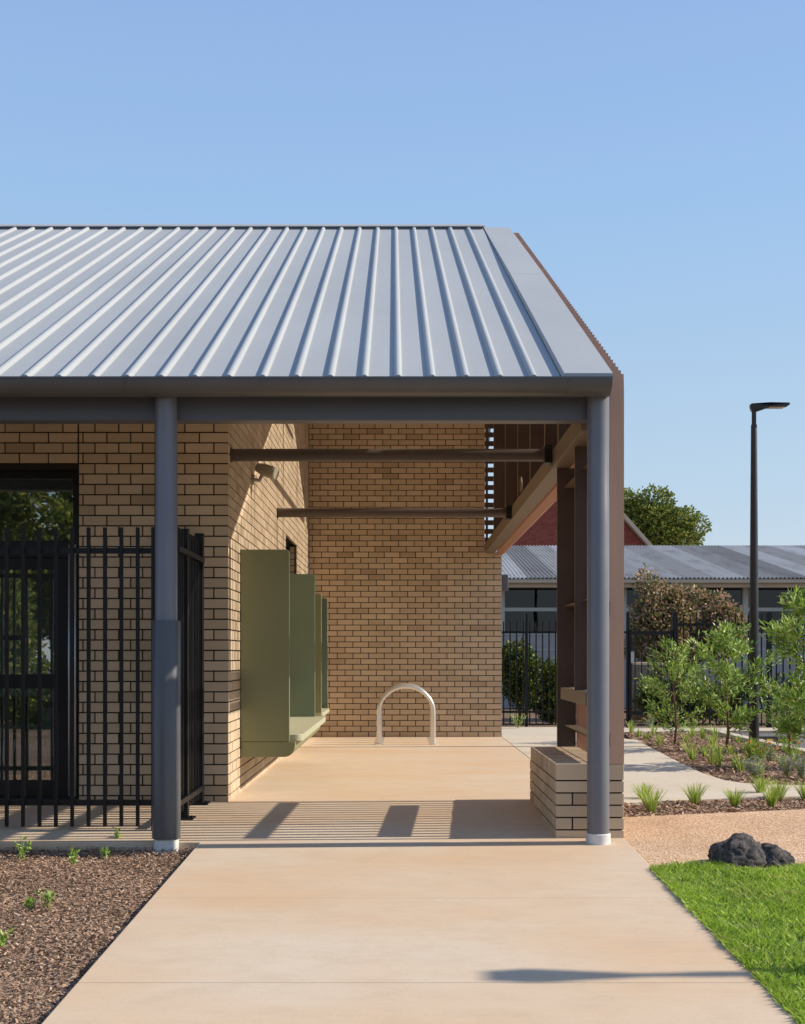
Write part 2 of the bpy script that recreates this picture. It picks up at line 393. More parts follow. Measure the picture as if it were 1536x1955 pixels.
def chips(name, poly, n, box, smin=.008, smax=.035, dz=-.05, label=None):
    x = RNG.uniform(box[0], box[1], n); y = RNG.uniform(box[2], box[3], n)
    k = in_poly(x, y, poly); x, y = x[k], y[k]; n = len(x)
    L = smin+(smax-smin)*RNG.uniform(0, 1, n)**2.2; W = L*RNG.uniform(.18, .55, n)
    a = RNG.uniform(0, 2*np.pi, n); t = RNG.uniform(-.55, .55, n); r = RNG.uniform(-.6, .6, n)
    u = np.stack([np.cos(a)*np.cos(t), np.sin(a)*np.cos(t), np.sin(t)], 1)
    v = np.stack([-np.sin(a), np.cos(a), r], 1); v /= np.linalg.norm(v, axis=1)[:, None]
    z = gzv(y)+dz+RNG.uniform(.0, .022, n)+.012*np.sin(x*5)*np.sin(y*6)
    p = np.stack([x, y, z], 1); out = np.empty((n, 4, 3))
    U = u*(L/2)[:, None]; V = v*(W/2)[:, None]
    out[:, 0] = p-U-V*.6; out[:, 1] = p+U*.8-V; out[:, 2] = p+U+V*.5; out[:, 3] = p-U*.7+V
    return tag(raw_obj(name, out.reshape(-1, 3), 4, M['chips']), label, 'mulch', kind='stuff')
chips('mulch', [(-5, 3.5), (XL-.004, 3.5), (XL-.004, 8.43), (-5, 8.43)], 170000, (-4.6, XL, 3.6, 8.44), .005, .027, label='brown bark mulch bed left of the concrete path')
strip = [(XR+.03, P(1195, 1557)[1]), P(1195, 1557), P(1400, 1548), P(1536, 1542), P(1800, 1534), P(1800, 1514), P(1580, 1517), P(1400, 1522), P(1300, 1526), P(1195, 1531), (XR+.03, 10.4)]
chips('mulch', strip, 26000, (1.4, 5.2, 9.2, 10.9), .01, .05, -.03, 'narrow strip of brown mulch between footpath and gravel')
bed = [P(1195, 1401), P(1230, 1420), P(1280, 1446), P(1330, 1470), P(1385, 1489), P(1420, 1494), P(1580, 1499), P(1900, 1498), P(1900, 1520), P(1640, 1463), P(1536, 1440), P(1338, 1394), P(1195, 1392)]
chips('mulch', bed, 52000, (2.2, 8.0, 10.6, 20.5), .015, .07, -.03, 'brown mulch bed round the young trees by the footpath')
c = MB(); patch(c, strip, -.03, .02); patch(c, bed, -.03, .02)
tag(obj('garden_bed', c, M['mulch_soil']), kind='structure')

# ------------------------------------------------------------------ brickwork
def course_bricks(mb, put, u0, u1, z0, z1, length=.24, holes=(), topf=None, first_half=False, cut=None, ph=86.0, zbase=0.0, end_ext=None):
    """put(a,b,z0,z1,is_last) adds one brick; runs stretcher bond from u1 back to u0"""
    ncr = 0; z = zbase-.086*math.ceil((zbase-z0)/.086)
    while z < z1-.03:
        off = length/2 if ncr % 2 else 0
        edges = [u1]; u = u1-(off if off else length)
        while u > u0+.03: edges.append(u); u -= length
        edges.append(u0); first = True
        for b, a in zip(edges, edges[1:]):
            segs = [(a, b)]
            for (h0, h1, hz0, hz1) in holes:
                if z+.076 > hz0+.01 and z < hz1-.01:
                    ns = []
                    for s0, s1 in segs:
                        if s1 <= h0 or s0 >= h1: ns.append((s0, s1)); continue
                        if s0 < h0-.02: ns.append((s0, h0))
                        if s1 > h1+.02: ns.append((h1, s1))
                    segs = ns
            for s0, s1 in segs:
                if topf and z+.086 > topf((s0+s1)/2): continue
                put(s0+.006, s1-(.006 if s1 < u1-1e-6 else 0), max(z, z0)+.0, z+.0745, first)
            first = False
        z += .086; ncr += 1
def wob(): return random.uniform(-.0012, .0012)

bld = thing('brick_building', 'tan brick building with pale ribbed steel roof, open breezeway and terracotta batten end', 'building', (0, 10.2, 0))

# front wall (faces the camera)
FX = -1.448; FY = 10.2; DX1 = -2.695; DX0 = -4.75; DT = 2.785
mb = MB()
def putF(a, b, z0, z1, last):
    w = wob(); mb.box(a, b, FY+w, FY+(.11 if b > FX-.002 else .03), z0, z1)
course_bricks(mb, putF, -2.06, FX, -.06, 3.9, .24)
def putF2(a, b, z0, z1, last):
    w = wob(); mb.box(a, b, FY+w, FY+.03, z0, z1)
course_bricks(mb, putF2, DX1+.005, -2.06, -.06, 3.9, .1975)
course_bricks(mb, putF2, -7.2, DX1-.004, -.06, 3.9, .24, holes=[(DX0, DX1+.1, 0.0, DT)])
# mortar backing
mb.box(DX1+.004, FX-.008, FY+.011, FY+.22, -.1, 3.95, 1)
mb.box(-7.2, DX0, FY+.011, FY+.22, -.1, 3.95, 1)
mb.box(DX0, DX1+.004, FY+.011, FY+.22, DT, 3.95, 1)
wf = obj('wall', mb, [M['brick'], M['mortar']], bld)
wf['label'] = 'front wall with the glazed door'
# side wall (faces the breezeway)
SW0, SW1, SZ0, SZ1 = 15.2, 16.75, 1.25, 2.76
mb = MB()
def putS(a, b, z0, z1, last):
    w = wob(); mb.box(FX-.03, FX+w, a, b, z0, z1)
course_bricks(mb, putS, FY+.115, 18.85-.002, -.06, 6.6, .24, holes=[(SW0, SW1, SZ0, SZ1)], topf=lambda u: zr(u)-.08)
def clip_prof(a, b, z0, drop):
    pr = [(a, z0), (b, z0), (b, zr(b)-drop)]
    if a < 15.56 < b: pr.append((15.56, zr(15.56)-drop))
    return pr+[(a, zr(a)-drop)]
x0, x1 = FX-.2, FX-.011
mb.prism(clip_prof(FY+.225, SW0, -.1, .1), 'x', x0, x1, 1)
mb.prism([(SW0, -.1), (SW1, -.1), (SW1, SZ0), (SW0, SZ0)], 'x', x0, x1, 1)
mb.prism([(SW0, SZ1), (SW1, SZ1), (SW1, zr(SW1)-.1), (15.56, zr(15.56)-.1), (SW0, zr(SW0)-.1)], 'x', x0, x1, 1)
mb.prism(clip_prof(SW1, 18.85, -.1, .1), 'x', x0, x1, 1)
for zz in np.arange(SZ0+.02, SZ1-.03, .086):            # brick reveal on the far side of the window
    mb.box(FX-.11, FX-.032, SW1-.004, SW1+.02, zz, zz+.076)
obj('wall', mb, [M['brick'], M['mortar']], bld)['label'] = 'side wall of the breezeway'
# back wall
BY = 18.85
mb = MB()
def putB(a, b, z0, z1, last):
    w = wob(); mb.box(a, b, BY+w, BY+(.11 if b > XR-.003 else .03), z0, z1)
course_bricks(mb, putB, FX+.004, XR, -.06, 2.80, .24)
course_bricks(mb, putB, FX+.004, 1.25, 2.838, zr(BY)-.1, .24)
mb.box(FX+.0, XR-.008, BY+.011, BY+.2, -.1, 2.79, 1); mb.box(FX, 1.242, BY+.011, BY+.2, 2.79, zr(BY+.2)-.1, 1)
obj('wall', mb, [M['brick'], M['mortar']], bld)['label'] = 'rear wall of the breezeway'
# rear enclosure + room behind the glazed door
mb = MB(); mb.box(-7.2, FX-.205, BY+.0, BY+.15, -.1, zr(BY+.15)-.1); mb.box(-7.35, -7.2, FY, BY+.15, -.1, .5); mb.box(-7.35, -7.2, FY, BY+.15, 2.75, 3.9)  # open band in the unseen left wall, added to let sky light in
mb.box(-7.2, FX-.205, 14.6, 14.7, .0, 2.9); mb.box(-7.2, FX-.205, FY+.23, BY, 2.92, 2.97)
obj('inner_wall', mb, M['room'], bld)
mb = MB(); mb.box(-7.2, FX-.21, FY+.03, BY, -.06, .036); obj('inner_floor', mb, M['carpet'], bld)

# roof: ribbed pans running up the slope, front and back
def skx(z): return -.0165*(z-3.09)
RX0 = -11.5
mb = MB(); pitch = .2275; xs = 1.066
H, B = .034, .027
ARC = [(B*math.cos(a), H*math.sin(a)**.8) for a in np.linspace(0, math.pi, 9)]
def slope_strip(mb, prof, ya, yb, m=0):
    za, zb = zr(ya), zr(yb)
    n = len(prof)
    vs = [(x+skx(za), ya, za+h) for x, h in prof]+[(x+skx(zb), yb, zb+h) for x, h in prof]
    mb.add(vs, [(i, i+1, n+i+1, n+i) for i in range(n-1)], m)
prof = []
x = xs
k = 0
ribs = []
X0RIB = (1018.7-VX)*8.25/F
prof = [(xs, 0)]
x = X0RIB
while x > RX0:
    prof += [(x+a_, b_) for a_, b_ in ARC]
    x -= pitch
prof.append((RX0, 0))
slope_strip(mb, prof, 8.25, 15.52); slope_strip(mb, prof, 22.9, 15.60)
za = zr(8.25)
x = X0RIB
while x > RX0:
    mb.add([(x+d+skx(za_), 8.25, za_+h) for za_ in (zr(8.25),) for d, h in ARC], [tuple(range(9))]); x -= pitch
roof = obj('roof', mb, M['roof'], bld, recalc=False, smooth='auto')
mb = MB(); slope_strip(mb, [(RX0, -.03), (xs+.3, -.03)], 8.45, 15.52); slope_strip(mb, [(RX0, -.03), (xs+.3, -.03)], 22.9, 15.60)
obj('bounce_sheet', mb, paint('bounce_white', (.80,.78,.74), .8, .03, 2), roof, recalc=False)  # unseen white sheet added under the roof to bounce light onto the walls
# barge flashing
mb = MB()
for ya, yb in ((8.24, 12.02), (12.026, 15.6), (22.9, 15.6)):
    q = []
    for y_ in (ya, yb):
        z_ = zr(y_); s_ = skx(z_)
        q.append([(1.072+s_, y_, z_+.002), (1.080+s_, y_, z_+.046), (1.405+s_, y_, z_+.046), (1.405+s_, y_, z_-.015), (1.08+s_, y_, z_-.015)])
    n = 5; mb.add(q[0]+q[1], [(i, (i+1) % n, n+(i+1) % n, n+i) for i in range(n)]+[tuple(range(n)), tuple(range(n, 2*n))])
obj('barge_flashing', mb, M['roof'], roof)
mb = MB()
zt = zr(15.56)
mb.prism([(15.44, zr(15.44)+.047), (15.56, zt+.054), (15.72, zr(15.72)+.047), (15.72, zr(15.72)+.039), (15.56, zt+.046), (15.44, zr(15.44)+.036)], 'x', RX0, 1.084+skx(zt))
obj('ridge_cap', mb, M['roof'], roof)
mb = MB()       # dark foam closer under the ridge cap, broken by the ribs
mb.prism([(15.455, zr(15.455)+.004), (15.47, zr(15.455)+.004), (15.47, zr(15.46)+.038), (15.455, zr(15.455)+.034)], 'x', RX0, 1.05+skx(zt))
obj('ridge_closer', mb, M['steel'], roof)
# gutter
mb = MB(); gy0, gy1, gt, gb = 8.15, 8.41, 3.082, 2.983
prof = [(gy0+.004, gt), (gy0, gt)]
for i in range(11):
    a = math.pi*i/10
    prof.append(((gy0+gy1)/2-math.cos(a)*(gy1-gy0)/2, gt-.012-math.sin(a)*(gt-.012-gb)))
prof += [(gy1, gt)]
mb.prism(prof, 'x', RX0, 1.387)
mb.prism([(gy0-.006, gt-.006), (gy0+.004, gt-.006), (gy0+.004, gt+.006), (gy0-.006, gt+.006)], 'x', RX0, 1.389)
gut = obj('gutter', mb, M['gutter'], roof, smooth='auto')
for px in (-80, 240, 500, 762, 1084):
    X = (px-VX)*8.2/F; mb = MB(); pr = []
    for i in range(11):
        a = math.pi*.02+math.pi*.5*i/10
        pr.append(((gy0+gy1)/2-math.cos(a)*((gy1-gy0)/2+.003), gt-.012-math.sin(a)*(gt-.009-gb)))
    pr2 = [(u+.006, v+.008) for u, v in reversed(pr)]
    mb.prism(pr+pr2, 'x', X-.006, X+.006); obj('gutter_joint', mb, M['gutter'], gut)
# eave beam
mb = MB(); mb.box(RX0, 1.345, 8.465, 8.60, 2.857, 3.07)
obj('eave_beam', mb, M['steel'], bld, bevel=.008)

# columns
def column(X, zb, sleeve):
    c = MB(); c.tube([(X, 8.39, zb), (X, 8.39, 2.32), (X, 8.39, 2.323), (X, 8.39, 3.03)], [.0755, .0755, .0745, .0755], 48)
    col = obj('column', c, M['column'], bld, smooth='auto')
    f = MB(); f.tube([(X, 8.39, zb-.1), (X, 8.39, zb+.062), (X, 8.39, zb+.068)], [.084, .084, .078], 40); obj('footing', f, M['footing'], col, smooth='auto')
    if sleeve:
        s = MB(); s.tube([(X, 8.39, zb+.07), (X, 8.39, 1.474), (X, 8.39, 1.478)], [.0965, .0965, .094], 48)
        obj('sleeve', s, M['sleeve'], col, smooth='auto')
    b = MB()
    for z in (.62, 2.33, 1.52 if not sleeve else 2.35):
        pass
    return col
column(-1.614, -.072, True)['label'] = 'blue grey round column with charcoal lower sleeve'
column(1.33, -.036, False)['label'] = 'blue grey round column on white footing by the low brick pier'

# bronze frame behind the battens
mb = MB(); mb.box(1.248, 1.398, 8.62, BY-.01, 2.81, 2.96)
obj('lintel_beam', mb, M['khaki'], bld, bevel=.006)
for i, D in enumerate((9.92, 10.85, 12.1, 13.4, 15.0, 16.95)):
    s = MB(); zt_ = zr(D)-.12; s.box(1.256, 1.40, D, D+.012, 2.96, zt_); s.box(1.248, 1.256, D-.012, D+.036, 2.96, zt_); s.box(1.40, 1.408, D-.012, D+.036, 2.96, zt_)
    s.m = [0 if i_ < 6 else 1 for i_ in range(len(s.f))]; obj('stud', s, [M['bronze'], M['khaki']], bld)  # paler flange colour stands in for the lit edges of the studs
s = MB(); s.box(1.25, 1.285, 18.6, 18.62, 2.96, zr(18.6)-.12); obj('stud', s, M['bronze'], bld)
for z, t_ in ((5.15, .07), (6.05, .06)):
    ya = 8.25+(z+.25-3.09)/.492; yb = 31.12-ya
    s = MB(); s.box(1.41, 1.435, ya, min(yb, BY), z, z+t_); obj('girt', s, M['bronze'], bld)
for D, z in ((10.35, 2.927), (14.18, 2.889)):
    s = MB(); s.tube([(FX-.01, D, z), (1.19, D, z)], .053, 28); tb = obj('cross_tube', s, M['bronze'], bld, smooth='auto')
    s = MB(); s.box(1.185, 1.2475, D-.075, D+.075, z-.075, z+.075); s.tube([(1.19, D-.078, z+.05), (1.19, D-.075, z+.05)], .012, 8)
    obj('bracket', s, M['black'], tb, bevel=.004)
    s = MB(); s.tube([(FX-.005, D, z), (FX+.012, D, z)], .062, 24); obj('collar', s, M['bronze'], tb, smooth='auto')
for D, zt_ in ((10.30, 2.81), (9.24, 2.81)):
    s = MB(); zb = .478 if D > 10 else .98
    s.box(1.298, 1.439, D, D+.012, zb, zt_); s.box(1.29, 1.298, D-.004, D+.022, zb, zt_); s.box(1.439, 1.446, D-.004, D+.022, zb, zt_)
    obj('post', s, M['bronze'], bld)
s = MB(); s.box(1.29, 1.40, 8.7, 10.08, .886, .98); rail = obj('rail', s, M['khaki'], bld, bevel=.004)
for y_ in (8.95, 9.35, 9.7):
    s = MB(); s.tube([(1.33, y_, .98), (1.33, y_, .992)], .014, 6); obj('bolt', s, M['alu'], rail)
for z in (.655, 1.65, 2.64):
    s = MB(); s.box(1.35, 1.444, 8.68, 10.28, z, z+.007); s.box(1.436, 1.444, 8.68, 10.28, z-.05, z); obj('girt', s, M['khaki'], bld)
# small conduit loop on the lintel
s = MB(); s.tube([(1.235, 12.9+.07*math.cos(a), 3.02+.09*math.sin(a)) for a in np.linspace(-.6, 3.9, 12)], .009, 8); obj('conduit', s, M['khaki'], bld, smooth=True)
# horizontal louvres between back wall and batten end
s = MB()
for z in np.arange(2.98, zr(18.9)-.15, .135): s.box(1.252, 1.442, BY+.05, BY+.08, z, z+.076)
obj('louvre', s, M['bronze'], bld)

# terracotta battens
mb = MB(); y_ = 8.61; i = 0
while y_ < 18.98:
    zb = .482 if y_ < 10.34 else 2.80
    w = .036
    zt_ = zr(y_)-.055
    lean = lambda z: -.024*max(0, z-3.1)
    zc = zb
    segs = [zb, min(3.1, zt_), zt_] if zt_ > 3.12 else [zb, zt_]
    for a, b in zip(segs, segs[1:]):
        mb.hexa([(1.447+lean(a), y_, a), (1.546+lean(a), y_, a), (1.546+lean(a), y_+w, a), (1.447+lean(a), y_+w, a),
                 (1.447+lean(b), y_, b), (1.546+lean(b), y_, b), (1.546+lean(b), y_+w, b), (1.447+lean(b), y_+w, b)])
    y_ += .102; i += 1
scr = obj('batten_screen', mb, M['terra'], bld)
mb = MB()
for a, b in ((10.4, 14.9), (14.905, 16.7), (16.705, 18.3), (18.305, 19.0)): mb.box(1.402, 1.505, a, b, 2.786, 2.798)
obj('bottom_trim', mb, M['terra_trim'], scr)
for z in (.60, 1.52): mb = MB(); mb.box(1.4405, 1.4465, 8.605, 8.64, z, z+.1); obj('clip', mb, M['black'], scr)

# low brick pier
pier = thing('low_brick_wall', 'low tan brick pier wall with on-edge capping under the terracotta battens', 'wall', (1.3, 9.5, 0))
mb = MB(); PX0, PX1, PY0, PY1 = 1.07, 1.546, 8.61, 10.38
mb.box(PX0+.009, PX1-.009, PY0+.009, PY1-.009, -.12, .366, 1)
z = .284; ci = 0
while z > -.14:
    sp = [(PX0, 1.303), (1.313, PX1)] if ci % 2 == 0 else [(PX0, 1.18), (1.19, 1.43), (1.44, PX1)]
    if z < .02: sp = [(PX0, 1.303), (1.313, PX1)]
    for a, b in sp:
        mb.box(a+(wob() if a > PX0 else 0), b, PY0+wob(), PY0+.11, z, z+.076); mb.box(a, b, PY1-.03, PY1+wob(), z, z+.076)
    yy = PY0+.12+(.12 if ci % 2 else 0)
    if ci % 2:
        for xx in ((PX0+wob(), PX0+.03), (PX1-.03, PX1+wob())): mb.box(xx[0], xx[1], PY0+.12, PY0+.23, z, z+.076)
        yy = PY0+.24
    while yy < PY1-.05:
        e = min(yy+.224, PY1-.035)
        mb.box(PX0+wob(), PX0+.03, yy, e, z, z+.076); mb.box(PX1-.03, PX1+wob(), yy, e, z, z+.076)
        yy += .24
    z -= .086; ci += 1
obj('brickwork', mb, [M['brick'], M['mortar']], pier, bevel=.003)
mb = MB(); mb.box(PX0+.01, PX1-.01, PY0+.008, PY1-.008, .366, .472, 1)
yy = PY0; i = 0
while yy < PY1-.05:
    e = yy+.073
    mb.box(PX0+wob(), 1.303, yy, e, .370, .48+wob()); mb.box(1.313, PX1+wob(), yy, e, .370, .48+wob()); yy += .0862
obj('capping', mb, [M['brick'], M['mortar']], pier, bevel=.003)

# glazed door
door = MB(); FXR = DX1-.006; fy = FY+.06
door.box(FXR-.05, FXR, fy, fy+.09, .035, DT-.005); door.box(DX0+.005, FXR-.05, fy, fy+.09, DT-.07, DT-.005)
door.box(DX0+.005, FXR-.05, fy, fy+.09, 2.06, 2.20); door.box(DX0+.005, DX0+.06, fy, fy+.09, .035, DT-.07)
door.box(DX0+.06, FXR-.05, fy+.0, fy+.09, .035, .06)
dr = obj('glazed_door', door, M['black'], bld, bevel=.003)
leaf = MB(); lx1 = FXR-.052; lx0 = -3.85; st = .135; ly = fy+.02
leaf.box(lx1-st, lx1, ly, ly+.045, .065, 2.055); leaf.box(lx0, lx0+st, ly, ly+.045, .065, 2.055)
leaf.box(lx0+st, lx1-st, ly, ly+.045, .065, .20); leaf.box(lx0+st, lx1-st, ly, ly+.045, 1.96, 2.055); leaf.box(lx0+st, lx1-st, ly, ly+.045, .965, 1.085)
leaf.box(DX0+.06, DX0+.18, ly, ly+.045, .065, 2.055); leaf.box(-4.02, lx0-.01, ly, ly+.045, .065, 2.055)
obj('door_leaf', leaf, M['black'], dr, bevel=.003)
gl = MB(); gl.box(lx0+st, lx1-st, ly+.018, ly+.026, .20, .965); gl.box(lx0+st, lx1-st, ly+.018, ly+.026, 1.085, 1.96)
gl.box(DX0+.06, FXR-.05, fy+.04, fy+.048, 2.20, DT-.07); gl.box(DX0+.18, -4.02, ly+.018, ly+.026, .07, 2.055)
obj('pane', gl, M['glass'], dr)
for X in ((129.5-VX)/230.4, (143.5-VX)/230.4):
    h = MB(); h.tube([(X, FY-.012 if X > -2.75 else fy-.03, .075), (X, FY-.012 if X > -2.75 else fy-.03, 2.16)], .0085, 12); obj('handle', h, M['alu'], dr, smooth=True)
h = MB(); h.box(-3.33, -3.2, ly-.03, ly, 1.37, 1.41); obj('latch', h, M['black'], dr)
# side window
w = MB(); wx = FX-.09
w.box(wx-.05, wx, SW0+.002, SW0+.05, SZ0, SZ1-.003); w.box(wx-.05, wx, SW1-.055, SW1-.006, SZ0, SZ1-.003)
w.box(wx-.05, wx, SW0+.05, SW1-.055, SZ1-.05, SZ1-.003); w.box(wx-.05, wx, SW0+.05, SW1-.055, SZ0, SZ0+.05)
win = obj('window', w, M['black'], bld); p = MB(); p.box(wx-.03, wx-.022, SW0+.05, SW1-.055, SZ0+.05, SZ1-.05); obj('pane', p, M['glass_dark'], win)

# ------------------------------------------------------------------ green wall benches
def panel(px, D, z0, z1, X1, mat, parent, t=.045):
    m = MB(); r = .03; prof = [(FX+.004, z0), (X1, z0), (X1, z1-r)]+[(X1-r+r*math.cos(a), z1-r+r*math.sin(a)) for a in np.linspace(.2, math.pi/2, 5)]+[(FX+.004, z1)]
    m.prism(prof, 'y', D, D+t); return obj('end_panel', m, mat, parent, bevel=.004)
def round_slab(X1, ya, yb, z0, z1, r):
    pr = [(FX+.004, ya)]+[(X1-r+r*math.sin(a), ya+r-r*math.cos(a)) for a in np.linspace(0, math.pi/2, 8)]+[(X1-r+r*math.cos(a), yb-r+r*math.sin(a)) for a in np.linspace(0, math.pi/2, 8)]+[(FX+.004, yb)]
    m = MB(); m.prism(pr, 'z', z0, z1); return m
b1 = thing('wall_bench', 'olive and sage green steel bench with tall end panels, nearest on the brick side wall', 'bench', (FX, 12.6, .34), 'green benches fixed to the side wall')
panel(0, 10.94, .478, 2.185, -1.010, M['green1'], b1)['label'] = 'tall olive green near panel'
panel(0, 14.2, .54, 2.185, -1.016, M['green2'], b1)['label'] = 'sage green far panel'
obj('seat', round_slab(-.895, 10.99, 14.3, .478, .538, .07), M['seat'], b1, bevel=.005)
m = MB(); pr = [(FX+.004, .338)]+[(-1.06+.1*math.sin(a), .438-.1*math.cos(a)) for a in np.linspace(0, 1.57, 8)]+[(-.96, .476), (FX+.004, .476)]
m.prism(pr, 'y', 10.95, 14.3); obj('apron', m, M['green1'], b1, bevel=.005)
b2 = thing('wall_bench', 'smaller sage green bench with end panels, further along beside the rear brick wall', 'bench', (FX, 16.0, .38), 'green benches fixed to the side wall')
panel(0, 15.38, .53, 2.02, -1.02, M['green1'], b2); panel(0, 16.6, .54, 2.02, -1.02, M['green2'], b2)
obj('seat', round_slab(-.99, 15.42, 16.62, .485, .535, .05), M['seat'], b2, bevel=.004)
m = MB(); m.box(FX+.004, -1.04, 15.44, 16.6, .40, .483); obj('apron', m, M['green1'], b2, bevel=.004)

# ------------------------------------------------------------------ bike hoops
hoop = thing('bike_hoop', 'x', 'bike rack', (.044, 17.18, gz(17.18)), 'stainless bike hoops by the rear brick wall')
h = MB(); r = .385; pts = [(-r, 0, 0), (-r, 0, .445)]+[(-r*math.cos(a), 0, .445+.36*math.sin(a)) for a in np.linspace(0, math.pi, 25)[1:-1]]+[(r, 0, .445), (r, 0, 0)]
h.tube(pts, .027, 16); obj('tube', h, M['stainless'], hoop, smooth='auto', world=False)
for sx in (-r, r):
    f = MB(); f.tube([(sx, 0, 0), (sx, 0, .012)], .065, 20)
    for a in (0.8, 2.4, 4.0, 5.5): f.tube([(sx+.047*math.cos(a), .047*math.sin(a), .012), (sx+.047*math.cos(a), .047*math.sin(a), .024)], .008, 6)
    obj('flange', f, M['stainless'], hoop, smooth='auto', world=False)
hl = ['stainless steel bike hoop standing nearest, in front of the other hoops', 'stainless steel bike hoop directly behind the nearest hoop', 'stainless steel bike hoop third from the front, second closest to rear wall', 'stainless steel bike hoop closest to the rear brick wall']
for i, D in enumerate((17.18, 17.62, 18.05, 18.45)):
    o = hoop if i == 0 else copy_tree(hoop); o.location = (.044, D, gz(D)); o['label'] = hl[i]

# ------------------------------------------------------------------ fences
def picket_fence(name, label, x0, x1, D, zt, zb, pitch, w, rails, posts=(), post_w=.05, post_t=None, mat='black', group=None, xs0=None):
    t = thing(name, label, 'fence', (x0, D, zb), group)
    m = MB(); x = xs0 if xs0 is not None else x0+pitch/2
    while x < x1: m.box(x-w/2, x+w/2, D-w/2, D+w/2, zb, zt); x += pitch
    obj('pickets', m, M[mat], t)
    for z, hh in rails:
        m = MB(); m.box(x0, x1, D+w/2, D+w/2+.03, z-hh/2, z+hh/2); obj('rail', m, M[mat], t)
    for X in posts:
        m = MB(); m.box(X-post_w/2, X+post_w/2, D-.03, D+.035, zb-.1, (post_t or zt)); obj('post', m, M[mat], t, bevel=.004)
    return t
S1 = F/8.9
fx = lambda px: (px-VX)/S1
picket_fence('picket_fence', 'black steel picket fence in front of the glazed door, ending at the sleeved column', fx(-420), fx(292), 8.9, 1.235+246/S1, .004, 31.25/S1, .024, [(1.235+(VY-1051)/S1, .04), (1.235+(VY-1533)/S1, .04)], xs0=fx(12.5-31.25*14), posts=(fx(296),))
# return panel beside the column, running back to the wall
t = thing('picket_fence', 'black steel picket gate panel behind the sleeved column, running back to the wall', 'fence', (-1.67, 9.5, 0))
m = MB(); y_ = 9.0
while y_ < 10.1:
    if abs(y_-9.4) > .05: m.box(-1.682, -1.658, y_-.012, y_+.012, .07, 2.19)
    y_ += .075
obj('pickets', m, M['black'], t)
for z in (2.02, .16): m = MB(); m.box(-1.655, -1.625, 8.95, 10.08, z-.02, z+.02); obj('rail', m, M['black'], t)
for D, zt_ in ((9.4, 2.2), (10.1, 2.235)):
    m = MB(); m.box(-1.703, -1.637, D-.032, D+.032, .0, zt_); p = obj('post', m, M['black'], t, bevel=.004)
    m = MB(); m.box(-1.75, -1.59, D-.07, D+.07, gz(D)+.001, gz(D)+.013)
    for ax in (-1.735, -1.605): m.tube([(ax, D-.05, gz(D)+.012), (ax, D-.05, gz(D)+.03)], .009, 6)
    obj('base_plate', m, M['black'], p)
    m = MB(); m.box(-1.706, -1.634, D-.035, D+.035, zt_, zt_+.006); obj('cap', m, M['black'], p)
# background fences
SB = F/21.8; bx = lambda px: (px-VX)/SB
picket_fence('picket_fence', 'charcoal picket fence beyond the footpath, between brick wall and battens', bx(930), bx(1202), 21.8, 1.85, .03, .115, .022, [(1.66, .04), (.25, .04)], posts=(bx(1004.5), bx(1198)), post_t=2.0)
picket_fence('picket_fence', 'charcoal picket fence behind the middle young tree', bx(1286), bx(1468), 21.8, 1.98, .03, .115, .022, [(1.80, .04), (.25, .04)], posts=(bx(1288), bx(1468)), post_w=.09, post_t=2.02)
picket_fence('picket_fence', 'charcoal picket fence at far right, lower section beyond the lamp post', bx(1469), bx(1640), 22.0, 1.78, .03, .12, .022, [(1.60, .04), (.25, .04)], posts=(bx(1600),))
t = thing('fence_gate', 'charcoal steel gate with pale lock plate beside the terracotta battens', 'gate', (bx(1245), 21.8, 0))
m = MB()
for px in (1202, 1282): m.box(bx(px)-.03, bx(px)+.03, 21.77, 21.83, .03, 1.7)
m.box(bx(1202), bx(1282), 21.78, 21.82, 1.62, 1.68); m.box(bx(1202), bx(1282), 21.78, 21.82, .2, .26)
obj('frame', m, M['black'], t)
m = MB(); X = bx(1212)
while X < bx(1280): m.box(X-.008, X+.008, 21.79, 21.81, .2, 1.62); X += .115
obj('pickets', m, M['black'], t)
m = MB(); m.box(bx(1203), bx(1209), 21.74, 21.77, 1.235-(1245-VY)/SB-.19, 1.235+.0+.08); obj('lock_plate', m, M['alu'], t)

# ------------------------------------------------------------------ small fittings
sl = thing('security_light', 'small bronze security floodlight on bracket high on the side wall', 'light', (FX, 11.8, 2.95))
m = MB(); m.tube([(FX, 11.8, 2.93), (FX+.02, 11.8, 2.93)], .05, 16); m.tube([(FX+.01, 11.8, 2.93), (FX+.07, 11.8, 2.92), (FX+.10, 11.8, 2.98)], .018, 10); obj('bracket', m, M['lampgrey'], sl, smooth='auto')
m = MB(); m.tube([(FX+.05, 11.82, 3.05), (FX+.10, 11.8, 3.03), (FX+.13, 11.78, 3.015), (FX+.235, 11.74, 2.975)], [.042, .055, .06, .062], 20); hd = obj('housing', m, M['lampgrey'], sl, smooth='auto')
m = MB(); m.tube([(FX+.235, 11.74, 2.975), (FX+.238, 11.739, 2.974)], .052, 20); obj('lens', m, M['lampgrey'], hd)
m = MB(); m.box(XR+.002, XR+.10, BY+.0, BY+.10, 2.24, 2.49)
wl = tag(obj('wall_light', m, M['steel'], bevel=.01), 'small grey box light on the right end of the rear brick wall', 'light')

